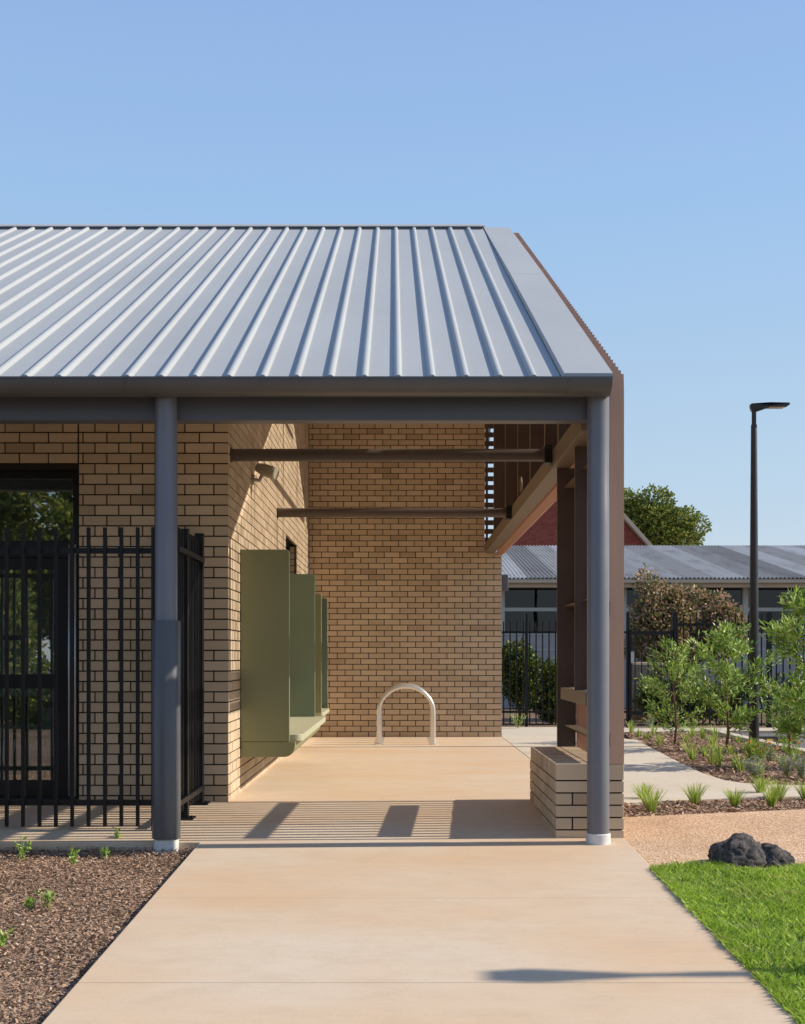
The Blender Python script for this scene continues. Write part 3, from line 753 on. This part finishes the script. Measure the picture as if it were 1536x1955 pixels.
def lamp_post(loc, rz, label):
    t = thing('street_lamp', label, 'street lamp', loc, 'slim black path lamps')
    m = MB(); m.tube([(0,0,-.1), (0,0,.9), (0,0,4.42), (0,0,4.44)], [.070, .066, .041, .036], 24); obj('pole', m, M['pole'], t, smooth='auto', world=False)
    m = MB(); m.tube([(0,0,4.44), (0,0,4.62)], .031, 18); obj('neck', m, M['pole'], t, smooth='auto', world=False)
    m = MB(); pr = [(-.055, 4.655), (-.035, 4.60), (.035, 4.595), (.19, 4.65), (.36, 4.655), (.46, 4.67), (.49, 4.69), (.47, 4.705), (.2, 4.705), (-.04, 4.70), (-.055, 4.69)]
    wd = [.03, .035, .04, .08, .105, .075, .02, .075, .10, .045, .03]
    n = len(pr); vs = [(x, -w_, z+.02) for (x, z), w_ in zip(pr, wd)]+[(x, w_, z+.02) for (x, z), w_ in zip(pr, wd)]
    m.add(vs, [(i, (i+1) % n, n+(i+1) % n, n+i) for i in range(n)]+[tuple(range(n)), tuple(range(n, 2*n))])
    hd = obj('lamp_head', m, M['pole'], t, world=False)
    m = MB(); m.box(.20, .40, -.05, .05, 4.662, 4.672); obj('lens', m, M['lens'], hd, world=False)
    t.rotation_euler = (0, 0, rz); return t
DP = 16.9; lamp_post(((1439-VX)*DP/F, DP, -.02), 0, 'slim black street lamp standing in the mulch bed at right')
lamp_post((7.70, 5.64, gz(5.6)-.02), math.pi, 'slim black street lamp out to the right whose shadow crosses the path')
t = thing('wheel_stop', 'black and yellow rubber wheel stop beyond the lamp post', 'wheel stop', ((1478-VX)*17.9/F, 17.9, -.03))
m = MB(); m.prism([(-.07, 0), (.07, 0), (.04, .1), (-.04, .1)], 'x', -.3, .3); obj('block', m, M['rubber'], t, world=False)
for x in (-.22, -.08, .08, .22):
    m = MB(); m.quad((x-.04, -.062, .03), (x+.04, -.062, .03), (x+.04, -.044, .085), (x-.04, -.044, .085)); obj('reflector', m, M['yellow'], t, world=False, recalc=False)

# furniture in the room
def chair(X, Y, rz, label):
    t = thing('chair', label, 'chair', (X, Y, .036), 'chairs inside the room')
    m = MB(); m.box(-.2, .2, -.2, .2, .44, .46); obj('seat', m, M['seat'], t, world=False, bevel=.01)
    m = MB(); m.box(-.19, .19, .19, .21, .55, .82); obj('backrest', m, M['seat'], t, world=False, bevel=.01)
    for a in (-.18, .18):
        for b in (-.18, .18):
            m = MB(); m.tube([(a*1.1, b*1.1, 0), (a, b, .44)], .011, 8); obj('leg', m, M['stainless'], t, world=False, smooth=True)
    for a in (-.17, .17): m = MB(); m.tube([(a, .2, .46), (a, .2, .8)], .01, 8); obj('back_post', m, M['stainless'], t, world=False)
    t.rotation_euler = (0,0,rz)
chair(-3.55, 11.5, .4, 'pale chair with chrome legs seen through the glass door, nearer one')
chair(-3.95, 12.4, 2.5, 'pale chair with chrome legs seen through the glass door, further one')
t = thing('table', 'white topped table with chrome legs inside the glazed room', 'table', (-3.3, 12.3, .036))
m = MB(); m.box(-.6, .6, -.3, .3, .7, .73); obj('tabletop', m, M['white_frame'], t, world=False, bevel=.01)
for a in (-.55, .55):
    for b in (-.25, .25): m = MB(); m.tube([(a, b, 0), (a, b, .7)], .016, 8); obj('leg', m, M['stainless'], t, world=False)

# ------------------------------------------------------------------ rock
def blob(cx, cy, sx, sy, sz, seed, z0):
    bm = bmesh.new(); bmesh.ops.create_icosphere(bm, subdivisions=5, radius=1)
    from mathutils import noise
    for v in bm.verts:
        p = v.co.copy(); d = 1+.22*noise.noise(p*1.3+Vector((seed, 0, 0)))+.10*noise.noise(p*3.1+Vector((0, seed, 0)))+.07*noise.noise(p*8+Vector((0, 0, seed)))+.045*noise.noise(p*18)+.02*noise.noise(p*40)
        v.co = Vector((p.x*sx*d+cx, p.y*sy*d+cy, max(-.05, p.z*sz*d)+z0))
    vs = [v.co[:] for v in bm.verts]; fs = [tuple(v.index for v in f.verts) for f in bm.faces]; bm.free(); return vs, fs
m = MB(); rx, ry = P(1440, 1652)
vs, fs = blob(-.07, 0, .178, .16, .185, 3.1, 0); m.add(vs, fs); vs, fs = blob(.14, .03, .128, .14, .12, 8.7, 0); m.add(vs, fs)
me = m.mesh('boulder', recalc=True, smooth=True); me.materials.append(M['rock'])
o = bpy.data.objects.new('boulder', me); COL.objects.link(o); o.location = (rx, ry+.1, gz(ry)-.01)
tag(o, 'dark rough basalt boulder at the edge of lawn and gravel', 'rock')

# ------------------------------------------------------------------ plants
def leaves(cent, dirs, L, W, jit=.5):
    n = len(cent); d = dirs+RNG.normal(0, jit, (n, 3)); d /= np.linalg.norm(d, axis=1)[:, None]
    r = RNG.normal(0, 1, (n, 3)); s = np.cross(d, r); s /= np.linalg.norm(s, axis=1)[:, None]
    L = L*RNG.uniform(.6, 1.3, n); W = W*RNG.uniform(.7, 1.3, n)
    out = np.empty((n, 4, 3)); out[:, 0] = cent; out[:, 1] = cent+d*(L*.5)[:, None]+s*(W*.5)[:, None]
    out[:, 2] = cent+d*L[:, None]; out[:, 3] = cent+d*(L*.5)[:, None]-s*(W*.5)[:, None]
    return out.reshape(-1, 3)
def young_tree(name, label, px, py, ytop, halfw, nb, mat, cat='tree', D=None, L=.085, W=.016, zlow=.18, bare=.25, group=None):
    X, Y = P(px, py) if D is None else ((px-VX)*D/F, D)
    s = F/Y; H_ = (VY-ytop)/s+CH; hw = halfw/s
    t = thing(name, label, cat, (X, Y, gz(Y)-.02), group)
    m = MB(); pts = [Vector((X+.02*math.sin(i*1.3), Y+.02*math.cos(i*1.7), gz(Y)-.02+H_*.93*i/6)) for i in range(7)]
    m.tube(pts, [.017*(1-i/7.5)+.003 for i in range(7)], 8)
    cs, ds = [], []
    for i in range(nb):
        u = bare+(1-bare)*(i+random.random())/nb
        z = H_*u*.93; a = random.uniform(0, 6.283); rad = hw*(1.12-abs(u-.52)*1.35)*random.uniform(.45, 1.1)
        if u > .85: rad *= .8
        b0 = Vector((X, Y, gz(Y)+z)); b1 = b0+Vector((math.cos(a)*rad, math.sin(a)*rad, rad*random.uniform(.25, .9)))
        if b1.z > gz(Y)+H_: b1.z = gz(Y)+H_
        m.tube([b0, (b0+b1)/2+Vector((0,0,-.02)), b1], [.006, .004, .002], 5)
        d = np.array(b1-b0); ln = np.linalg.norm(d); d = d/max(ln, .01)
        nl = int(42+ln*75); tt = RNG.uniform(.2, 1.05, nl)**.8
        base = np.array(b0)+np.outer(tt*ln, d)+RNG.normal(0, .028+.018*ln, (nl, 3)); cs.append(base); ds.append(np.tile(d*.7+np.array([0, 0, .3]), (nl, 1)))
    raw_obj('crown', leaves(np.concatenate(cs), np.concatenate(ds), L, W, .6), 4, mat, t)
    obj('trunk', m, M['bark'], t, smooth=True)
    return t
young_tree('young_tree', 'small feathery young tree nearest the terracotta battens, with thin stake-like trunk', 1288, 1418, 1226, 64, 32, M['leaf'], L=.085, W=.018, bare=.10)
young_tree('young_tree', 'bushy young tree in the middle, just left of the lamp post', 1387, 1432, 1196, 84, 46, M['leaf'], L=.09, W=.021, bare=.15)
young_tree('young_tree', 'tall leafy young tree cut by the right edge of the picture', 1545, 1462, 1130, 92, 48, M['leaf'], L=.12, W=.026, bare=.12)
young_tree('shrub', 'low glossy green shrub beneath the tree at the right edge', 1505, 1432, 1318, 60, 22, M['leaf'], 'shrub', L=.08, W=.018, bare=.05)

def cloud(name, label, cat, loc, blobs, n, mat, L, W, trunk=None, group=None, shell=.55):
    t = thing(name, label, cat, loc, group); cs = []; ds = []
    tot = sum(b[3]*b[4]*b[5] for b in blobs)
    for (bx_, by_, bz_, rx_, ry_, rz_) in blobs:
        k = int(n*rx_*ry_*rz_/tot)+20; d = RNG.normal(0, 1, (k, 3)); d /= np.linalg.norm(d, axis=1)[:, None]
        rr = RNG.uniform(shell, 1.05, k)**.7; lump = 1+.13*np.sin(d[:, 0]*7+bx_*3)*np.sin(d[:, 2]*8+bz_)+.08*np.sin(d[:, 1]*13+d[:, 0]*9)
        cs.append(np.array([bx_, by_, bz_])+d*(rr*lump)[:, None]*np.array([rx_, ry_, rz_])); ds.append(d)
    raw_obj('crown', leaves(np.concatenate(cs)+np.array(loc), np.concatenate(ds), L, W, .8), 4, mat, t)
    m = MB()
    if trunk:
        x_, y_, z_ = loc; m.tube([(x_, y_, z_-.1), (x_+.05, y_, z_+trunk[0]*.5), (x_, y_, z_+trunk[0])], [trunk[1], trunk[1]*.8, trunk[1]*.55], 10)
        for (a, b, c_, *_r) in blobs: m.tube([(x_, y_, z_+trunk[0]*.7), (x_+a*.5, y_+b*.5, z_+(trunk[0]*.7+c_)*.52), (x_+a, y_+b, z_+c_)], [trunk[1]*.5, trunk[1]*.35, trunk[1]*.12], 6)
        obj('trunk', m, M['bark'], t, smooth=True)
    return t
def rand_blobs(n, cx, cy, cz, rx, ry, rz, r0, r1):
    out = []
    for _ in range(n):
        d = Vector((random.gauss(0,1), random.gauss(0,1), random.gauss(0,1))).normalized()*random.uniform(.35, 1)**.6
        r = random.uniform(r0, r1); out.append((cx+d.x*(rx-r*.7), cy+d.y*(ry-r*.7), cz+d.z*(rz-r*.7), r, r, r*.85))
    return out
# big tree behind the far roof
random.seed(21)
cloud('broad_tree', 'large rounded olive green tree rising behind the corrugated roof', 'tree', (12.1, 60, 0), rand_blobs(60, 0, 0, 6.75, 2.85, 2.6, 2.9, .55, .95), 36000, M['leaf_far'], .17, .11, (4.5, .3))
# copper shrub behind the gate
young = cloud('shrub', 'big copper tipped shrub behind the gate, in front of the dark windows', 'shrub', ((1300-VX)*25/F, 25, 0),
      rand_blobs(20, -.35, 0, 1.75, 1.0, .7, .9, .28, .42)+rand_blobs(16, .72, 0, 1.75, .8, .5, .62, .2, .36)+[(-.72, 0, 2.72, .22, .25, .3), (-.45, .1, 2.5, .3, .3, .3), (-.1, 0, 2.45, .28, .3, .25), (.3, 0, 2.42, .3, .3, .25), (.7, 0, 2.3, .3, .3, .25), (1.0, 0, 2.05, .3, .3, .25)], 22000, M['leaf_red'], .085, .05, (1.2, .06), shell=.3)
cloud('shrub', 'yellow green shrub behind the picket fence beside the rear brick wall', 'shrub', ((990-VX)*23.2/F, 23.2, 0),
      rand_blobs(14, 0, 0, .85, .45, .4, .9, .2, .35), 9000, M['leaf_dark'], .075, .035, (1.0, .03), shell=.3)
cloud('shrub', 'dark green shrub behind the picket fence close to the bronze post', 'shrub', ((1052-VX)*23.4/F, 23.4, 0),
      rand_blobs(14, 0, 0, .6, .42, .4, .72, .2, .35), 8000, M['leaf_dark'], .075, .035, (.8, .03), shell=.3)
cloud('hedge', 'dark hedge plants behind the fence right of the lamp post', 'hedge', ((1500-VX)*23.4/F, 23.4, 0),
      rand_blobs(20, 0, 0, .45, 1.9, .4, .6, .25, .4), 9000, M['leaf_dark'], .08, .04, None, shell=.3)
cloud('hedge', 'dark hedge plants behind the fence and gate left of the lamp post', 'hedge', ((1290-VX)*23.2/F, 23.2, 0),
      rand_blobs(18, 0, 0, .45, 1.0, .3, .6, .22, .4), 8000, M['leaf_dark'], .08, .04, None, shell=.3)
# trees across the yard behind the viewer, seen only mirrored in the glass
for i, (X, Y, h_) in enumerate([(-13.5, -11, 6.5), (-8.8, -14, 7.5), (-4.5, -12, 5.6), (-17, -15, 8), (-10.5, -8.5, 4.4), (-11.6, -13.5, 9.5), (-7.2, -16, 9)]):
    cloud('yard_tree', ['leafy tree across the yard mirrored in the door glass, far left', 'tallest leafy tree across the yard mirrored in the door glass', 'small leafy tree across the yard mirrored at the door edge', 'broad leafy tree across the yard beyond the fence line', 'low round tree across the yard mirrored in the door glass', 'very tall broad tree across the yard behind the low round one', 'tall tree at the far side of the yard behind the small one'][i], 'tree', (X, Y, -.3),
          rand_blobs(26, 0, 0, h_*.56, h_*.42, h_*.38, h_*.45, .6, 1.2), 26000, M['leaf_far'], .17, .12, (h_*.5, .18), 'trees across the yard')

cloud('hedge', 'clipped hedge across the yard below the mirrored trees', 'hedge', (-10, -7.5, -.35), rand_blobs(60, 0, 0, .8, 8, .8, 1.0, .5, .8), 30000, M['leaf_far'], .12, .08, None)
def tuft(name, label, X, Y, h, n, spread, mat, dz=-.03, w=.006, group=None, cat='grass tuft'):
    z0 = gz(Y)+dz; t = thing(name, label, cat, (X, Y, z0), group)
    k = n; a = RNG.uniform(0, 6.283, k); u = RNG.uniform(0, 1, k)**.7; hh = h*RNG.uniform(.55, 1.1, k)
    b = np.stack([X+np.cos(a)*u*.025, Y+np.sin(a)*u*.025, np.full(k, z0)], 1); out = []
    ox = np.cos(a)*u*spread*hh; oy = np.sin(a)*u*spread*hh
    pts = [b, b+np.stack([ox*.25, oy*.25, hh*.45], 1), b+np.stack([ox*.6, oy*.6, hh*.82], 1), b+np.stack([ox*1.15, oy*1.15, hh*(1-.28*u)], 1)]
    s = np.stack([np.cos(a+1.57+RNG.normal(0,.6,k)), np.sin(a+1.57+RNG.normal(0,.6,k)), np.zeros(k)], 1)*w/2
    wd = [1, .9, .6, .08]
    quads = []
    for i in range(3):
        q = np.empty((k, 4, 3)); q[:, 0] = pts[i]-s*wd[i]; q[:, 1] = pts[i]+s*wd[i]; q[:, 2] = pts[i+1]+s*wd[i+1]; q[:, 3] = pts[i+1]-s*wd[i+1]; quads.append(q)
    raw_obj('blades', np.concatenate(quads).reshape(-1, 3), 4, mat, t); return t
TL = ['double grass tuft nearest the brick pier in the front mulch strip', 'small grass tuft tucked against the first one near the brick pier', 'fountain shaped grass tuft alone, second clump along the front strip', 'leaning grass tuft in the middle of the front mulch strip', 'upright grass tuft at the footpath edge of the front strip', 'largest grass tuft on the gravel edge below the lamp post', 'grass tuft close behind the largest one in the front strip', 'grass tuft cut by the right picture edge in the front strip']
for (px, py, h), lb in zip([(1243, 1551, .21), (1230, 1530, .17), (1326, 1537, .2), (1402, 1540, .17), (1452, 1518, .2), (1472, 1541, .2), (1487, 1527, .19), (1538, 1530, .2)], TL):
    X, Y = P(px, py, -.03); tuft('grass_tuft', lb, X, Y, h, 120, 1.0, M['tuft'])
random.seed(11)
spots = [(1205,1401),(1218,1408),(1232,1412),(1250,1405),(1256,1424),(1272,1428),(1276,1418),(1300,1412),(1312,1420),(1322,1408),(1322,1452),(1344,1444),(1333,1430),(1340,1412),(1353,1418),(1356,1460),(1372,1448),(1376,1463),(1402,1452),(1418,1462),(1404,1428),(1424,1436),(1395,1440),(1434,1452),(1441,1448),(1452,1438),(1362,1430),(1382,1416),(1470,1448),(1415,1474),(1404,1470),(1450,1478),(1490,1462),(1518,1456),(1530,1470),(1240,1396),(1290,1400),(1310,1396),(1330,1400),(1212,1394),(1352,1404),(1366,1410),(1392,1412),(1410,1420)]
for px, py in spots:
    X, Y = P(px+random.uniform(-3, 3), py, -.03)
    if Y > 20.1 or random.random() < .25: continue
    tuft('grass_tuft', 'small bright green grass tuft in the mulch bed around the young trees', X, Y, random.uniform(.12, .27), 38, random.uniform(.6, 1.1), M['tuft'], w=.009, group='grass tufts in the tree bed')
def bushlet(name, label, X, Y, h, n, mat, L, W, dz=-.03, petals=0, cat='plant', group=None):
    z0 = gz(Y)+dz; t = thing(name, label, cat, (X, Y, z0), group); m = MB(); cs = []; ds = []
    for i in range(max(4, n//16)):
        a = random.uniform(0, 6.28); r_ = h*random.uniform(.1, .55); hh = h*random.uniform(.6, 1)
        b1 = Vector((X+math.cos(a)*r_, Y+math.sin(a)*r_, z0+hh)); m.tube([(X, Y, z0), ((X+b1.x)/2, (Y+b1.y)/2, z0+hh*.6), b1], [.003, .0025, .0015], 5)
        k = 16; tt = RNG.uniform(.25, 1.05, k); d = np.array(b1)-np.array([X, Y, z0])
        cs.append(np.array([X, Y, z0])+np.outer(tt, d)); ds.append(np.tile(d/np.linalg.norm(d)*.5, (k, 1)))
        if petals and i < petals: 
            pm = MB(); 
            for q in range(7): pm.add([tuple(b1), (b1.x+.018*math.cos(q*.9), b1.y+.018*math.sin(q*.9), b1.z+.012), (b1.x+.018*math.cos(q*.9+.5), b1.y+.018*math.sin(q*.9+.5), b1.z+.015)], [(0,1,2)])
            pm.tube([tuple(b1), (b1.x, b1.y, b1.z+.02)], .012, 8); obj('flower', pm, M['petal'], t, recalc=False)
    raw_obj('foliage', leaves(np.concatenate(cs), np.concatenate(ds), L, W, .7), 4, mat, t); obj('stem', m, M['tuft'], t)
    return t
for i, (px, py, lb) in enumerate([(1450, 1462, 'grey green flowering plant with orange blooms just right of the lamp base'), (1472, 1456, 'orange flowering plant second right of the lamp base'), (1508, 1452, 'orange flowering plant under the tree at the right edge'), (1240, 1392, 'orange flowering plant nearest the battens at the back of the bed'), (1322, 1398, 'orange flowering plant at the back of the bed between two young trees')]):
    X, Y = P(px, py, -.03); bushlet('flowering_plant', lb, X, Y, .26, 260, M['leaf_silver'] if i % 2 else M['leaf'], .035, .009, petals=5)
for px, py, lb in [(1440, 1488, 'silver leaved plant beside the footpath, left of its pair'), (1503, 1486, 'silver leaved plant at the footpath edge near the picture edge'), (1530, 1488, 'silver leaved plant cut by the right picture edge')]:
    X, Y = P(px, py, -.03); bushlet('silver_plant', lb, X, Y, .24, 420, M['leaf_silver'], .035, .008)
for px, py, h, lb in [(40, 1643, .17, 'tallest weedy seedling in the left mulch bed by the slab'), (139, 1655, .13, 'thin seedling in the left mulch bed between two larger ones'), (203, 1638, .07, 'low pale seedling in the left mulch near the sleeved column'), (92, 1738, .11, 'leafy seedling in the middle of the left mulch bed'), (55, 1738, .07, 'tiny seedling beside the leafy one in the left mulch bed'), (5, 1812, .13, 'broad green seedling cut by the left picture edge'), (226, 1612, .12, 'wispy seedling against the slab edge near the sleeved column')]:
    X, Y = P(px, py, -.05); bushlet('seedling', lb, X, Y, h*.85, 70 if h < .12 else 110, M['leaf'], .03, .012, dz=-.045, cat='seedling')
tuft('grass_tuft', 'low grass at the foot of the lamp post', *P(1436, 1452, -.03), .3, 140, .8, M['tuft'], w=.009)
bushlet('seedling', 'pale weed growing before the background fence near the wall end', bx(982), 21.2, .28, 110, M['leaf'], .05, .018, dz=-.03, cat='seedling')

# ------------------------------------------------------------------ background buildings
fb = thing('long_building', 'long low building with corrugated iron roof and pale framed windows behind the fence', 'building', (8, 31, 0))
EY, RY = 30.0, 38.7; EZ = CH+(VY-1104)*EY/F; RZ = CH+(VY-1042)*RY/F
m = MB(); XA, XB, nw = .5, 22.0, 0; N = int((XB-XA)/.10*8)
xs_ = [XA+(XB-XA)*i/N for i in range(N+1)]; hs = [.024*math.cos(2*math.pi*x/.10) for x in xs_]
vs = [(x, EY, EZ+h) for x, h in zip(xs_, hs)]+[(x, RY, RZ+h) for x, h in zip(xs_, hs)]
m.add(vs, [(i, i+1, N+2+i, N+1+i) for i in range(N)])
m.quad((XA, RY, RZ-.02), (XB, RY, RZ-.02), (XB, 47.4, EZ-.02), (XA, 47.4, EZ-.02))
obj('roof', m, M['iron'], fb, recalc=False, smooth=True)
m = MB(); m.box(XA, XB, EY+.02, EY+.16, EZ-.11, EZ-.02); obj('gutter', m, M['cream'], fb, bevel=.01)
m = MB(); m.box(XA, XB, EY+.20, EY+.75, EZ-.20, EZ-.15); m.box(XA, XB, EY+.165, EY+.2, EZ-.21, EZ-.03); obj('fascia', m, M['cream'], fb)
WY = 30.75; WS = F/WY; wz = lambda py: CH+(VY-py)/WS
m = MB(); m.box(XA, XB, WY, WY+.2, -.1, wz(1212)); m.box(XA, XB, WY+2.5, WY+2.6, 0, EZ); m.box(XA, XB, WY+.02, WY+.2, EZ-.18, EZ-.12)
obj('wall', m, M['bgwall'], fb)
X = XA+.4; i = 0
while X < XB-2:
    w_ = 1.5; m = MB(); z0, z1, zm = wz(1212), EZ-.17, wz(1164)
    m.box(X, X+.12, WY-.03, WY+.08, z0, z1); m.box(X+w_-.001, X+w_+.02, WY-.02, WY+.08, z0, z1)
    m.box(X+.12, X+w_-.001, WY-.02, WY+.08, zm-.04, zm+.05); m.box(X+.12, X+w_-.001, WY-.02, WY+.08, z0, z0+.05)
    wn = obj('window', m, M['white_frame'], fb); g_ = MB(); g_.box(X+.12, X+w_, WY+.03, WY+.04, z0+.05, z1); obj('pane', g_, M['glass_dark'], wn)
    X += 1.52; i += 1
m = MB(); m.box(XA, XB, WY-.012, WY-.004, wz(1240)-.02, wz(1240)+.02); obj('wall_trim', m, M['white_frame'], fb)
# red brick gable
gb_ = thing('gabled_house', 'red brick gabled house rising behind the corrugated roof', 'house', (6.05, 50.2, 0))
GY = 50.0; gs = F/GY; ax = (1088-VX)/gs; az = CH+(VY-880)/gs; sl_ = 1.13; hwid = 4.2
m = MB(); m.prism([(ax-hwid, 0), (ax+hwid, 0), (ax+hwid, az-hwid*sl_), (ax, az), (ax-hwid, az-hwid*sl_)], 'y', GY, GY+.3); obj('wall', m, M['red_brick'], gb_)
m = MB()
for sg in (-1, 1):
    m.hexa([(ax, GY-.5, az+.05), (ax+sg*(hwid+.4), GY-.5, az+.05-(hwid+.4)*sl_), (ax+sg*(hwid+.4), GY+9, az+.05-(hwid+.4)*sl_), (ax, GY+9, az+.05),
            (ax, GY-.5, az+.22), (ax+sg*(hwid+.4), GY-.5, az+.22-(hwid+.4)*sl_), (ax+sg*(hwid+.4), GY+9, az+.22-(hwid+.4)*sl_), (ax, GY+9, az+.22)])
rf = obj('roof', m, M['tan_roof'], gb_)
m = MB()
for sg in (-1, 1):
    q = [(ax, az-.02), (ax+sg*(hwid+.4), az-.02-(hwid+.4)*sl_), (ax+sg*(hwid+.4), az+.16-(hwid+.4)*sl_), (ax, az+.16)]
    m.prism(q, 'y', GY-.56, GY-.505)
obj('barge_board', m, M['tan_roof'], rf)
# stacked tan blocks seen through the gate
for i, (x0_, x1_, z_, lb) in enumerate([(1203, 1262, .0, 'bottom course of the rough tan stone stack behind the gate'), (1206, 1252, .38, 'middle course of the rough tan stone stack behind the gate'), (1204, 1268, .76, 'top course of the rough tan stone stack behind the gate')]):
    D_ = 23.9; m = MB(); m.box((x0_-VX)*D_/F, (x1_-VX)*D_/F, D_, D_+.5, z_, z_+.36); tag(obj('stone_block', m, M['stone'], bevel=.05), lb, 'stone block', 'tan stone blocks')

# ------------------------------------------------------------------ sky, sun, camera
EL, AZ = R(34.4), R(2.5)
w = bpy.data.worlds.new('World'); S.world = w; w.use_nodes = True; nt = w.node_tree
sky = nt.nodes.new('ShaderNodeTexSky'); sky.sky_type = 'NISHITA'; sky.sun_disc = False
sky.sun_elevation = EL; sky.sun_rotation = math.pi/2-AZ; sky.altitude = 50; sky.air_density = 1.0; sky.dust_density = .4; sky.ozone_density = 1.5
tc = nt.nodes.new('ShaderNodeTexCoord'); sx = nt.nodes.new('ShaderNodeSeparateXYZ'); nt.links.new(tc.outputs['Generated'], sx.inputs[0])
rp = nt.nodes.new('ShaderNodeValToRGB'); nt.links.new(sx.outputs[2], rp.inputs[0])
stops = [(0, (.56,.65,.74)), (.08, (.51,.615,.74)), (.15, (.465,.61,.76)), (.34, (.345,.548,.83)), (.47, (.30,.475,.81)), (1, (.17,.30,.62))]
while len(rp.color_ramp.elements) < len(stops): rp.color_ramp.elements.new(.5)
for el, (p_, c_) in zip(rp.color_ramp.elements, stops): el.position = p_; el.color = (*c_, 1)
sc = nt.nodes.new('ShaderNodeVectorMath'); sc.operation = 'SCALE'; sc.inputs['Scale'].default_value = 1/(.15*2**.42); nt.links.new(rp.outputs[0], sc.inputs[0])
mxs = nt.nodes.new('ShaderNodeMix'); mxs.data_type = 'RGBA'; mxs.inputs[0].default_value = .85
nt.links.new(sky.outputs[0], mxs.inputs[6]); nt.links.new(sc.outputs[0], mxs.inputs[7])
nt.links.new(mxs.outputs[2], nt.nodes['Background'].inputs[0]); nt.nodes['Background'].inputs[1].default_value = .15
sd = bpy.data.lights.new('sun', 'SUN'); sd.energy = 4.3; sd.angle = R(.45); sd.color = (1, .915, .78)
so = bpy.data.objects.new('sun', sd); COL.objects.link(so)
dv = Vector((math.cos(AZ)*math.cos(EL), math.sin(AZ)*math.cos(EL), math.sin(EL)))
so.rotation_euler = dv.to_track_quat('Z', 'Y').to_euler(); so.location = (20, 0, 20)
cd = bpy.data.cameras.new('camera'); co = bpy.data.objects.new('camera', cd); COL.objects.link(co); S.camera = co
co.location = (0, 0, CH); co.rotation_euler = (R(90), 0, 0)
cd.sensor_fit = 'VERTICAL'; cd.sensor_height = 36; cd.lens = F/1955*36; cd.shift_x = (768-VX)/1955; cd.shift_y = (VY-977.5)/1955
cd.clip_end = 1500; cd.clip_start = .05
S.view_settings.view_transform = 'Standard'; S.view_settings.look = 'None'; S.view_settings.exposure = .42; S.view_settings.gamma = 1
S.render.engine = 'CYCLES'
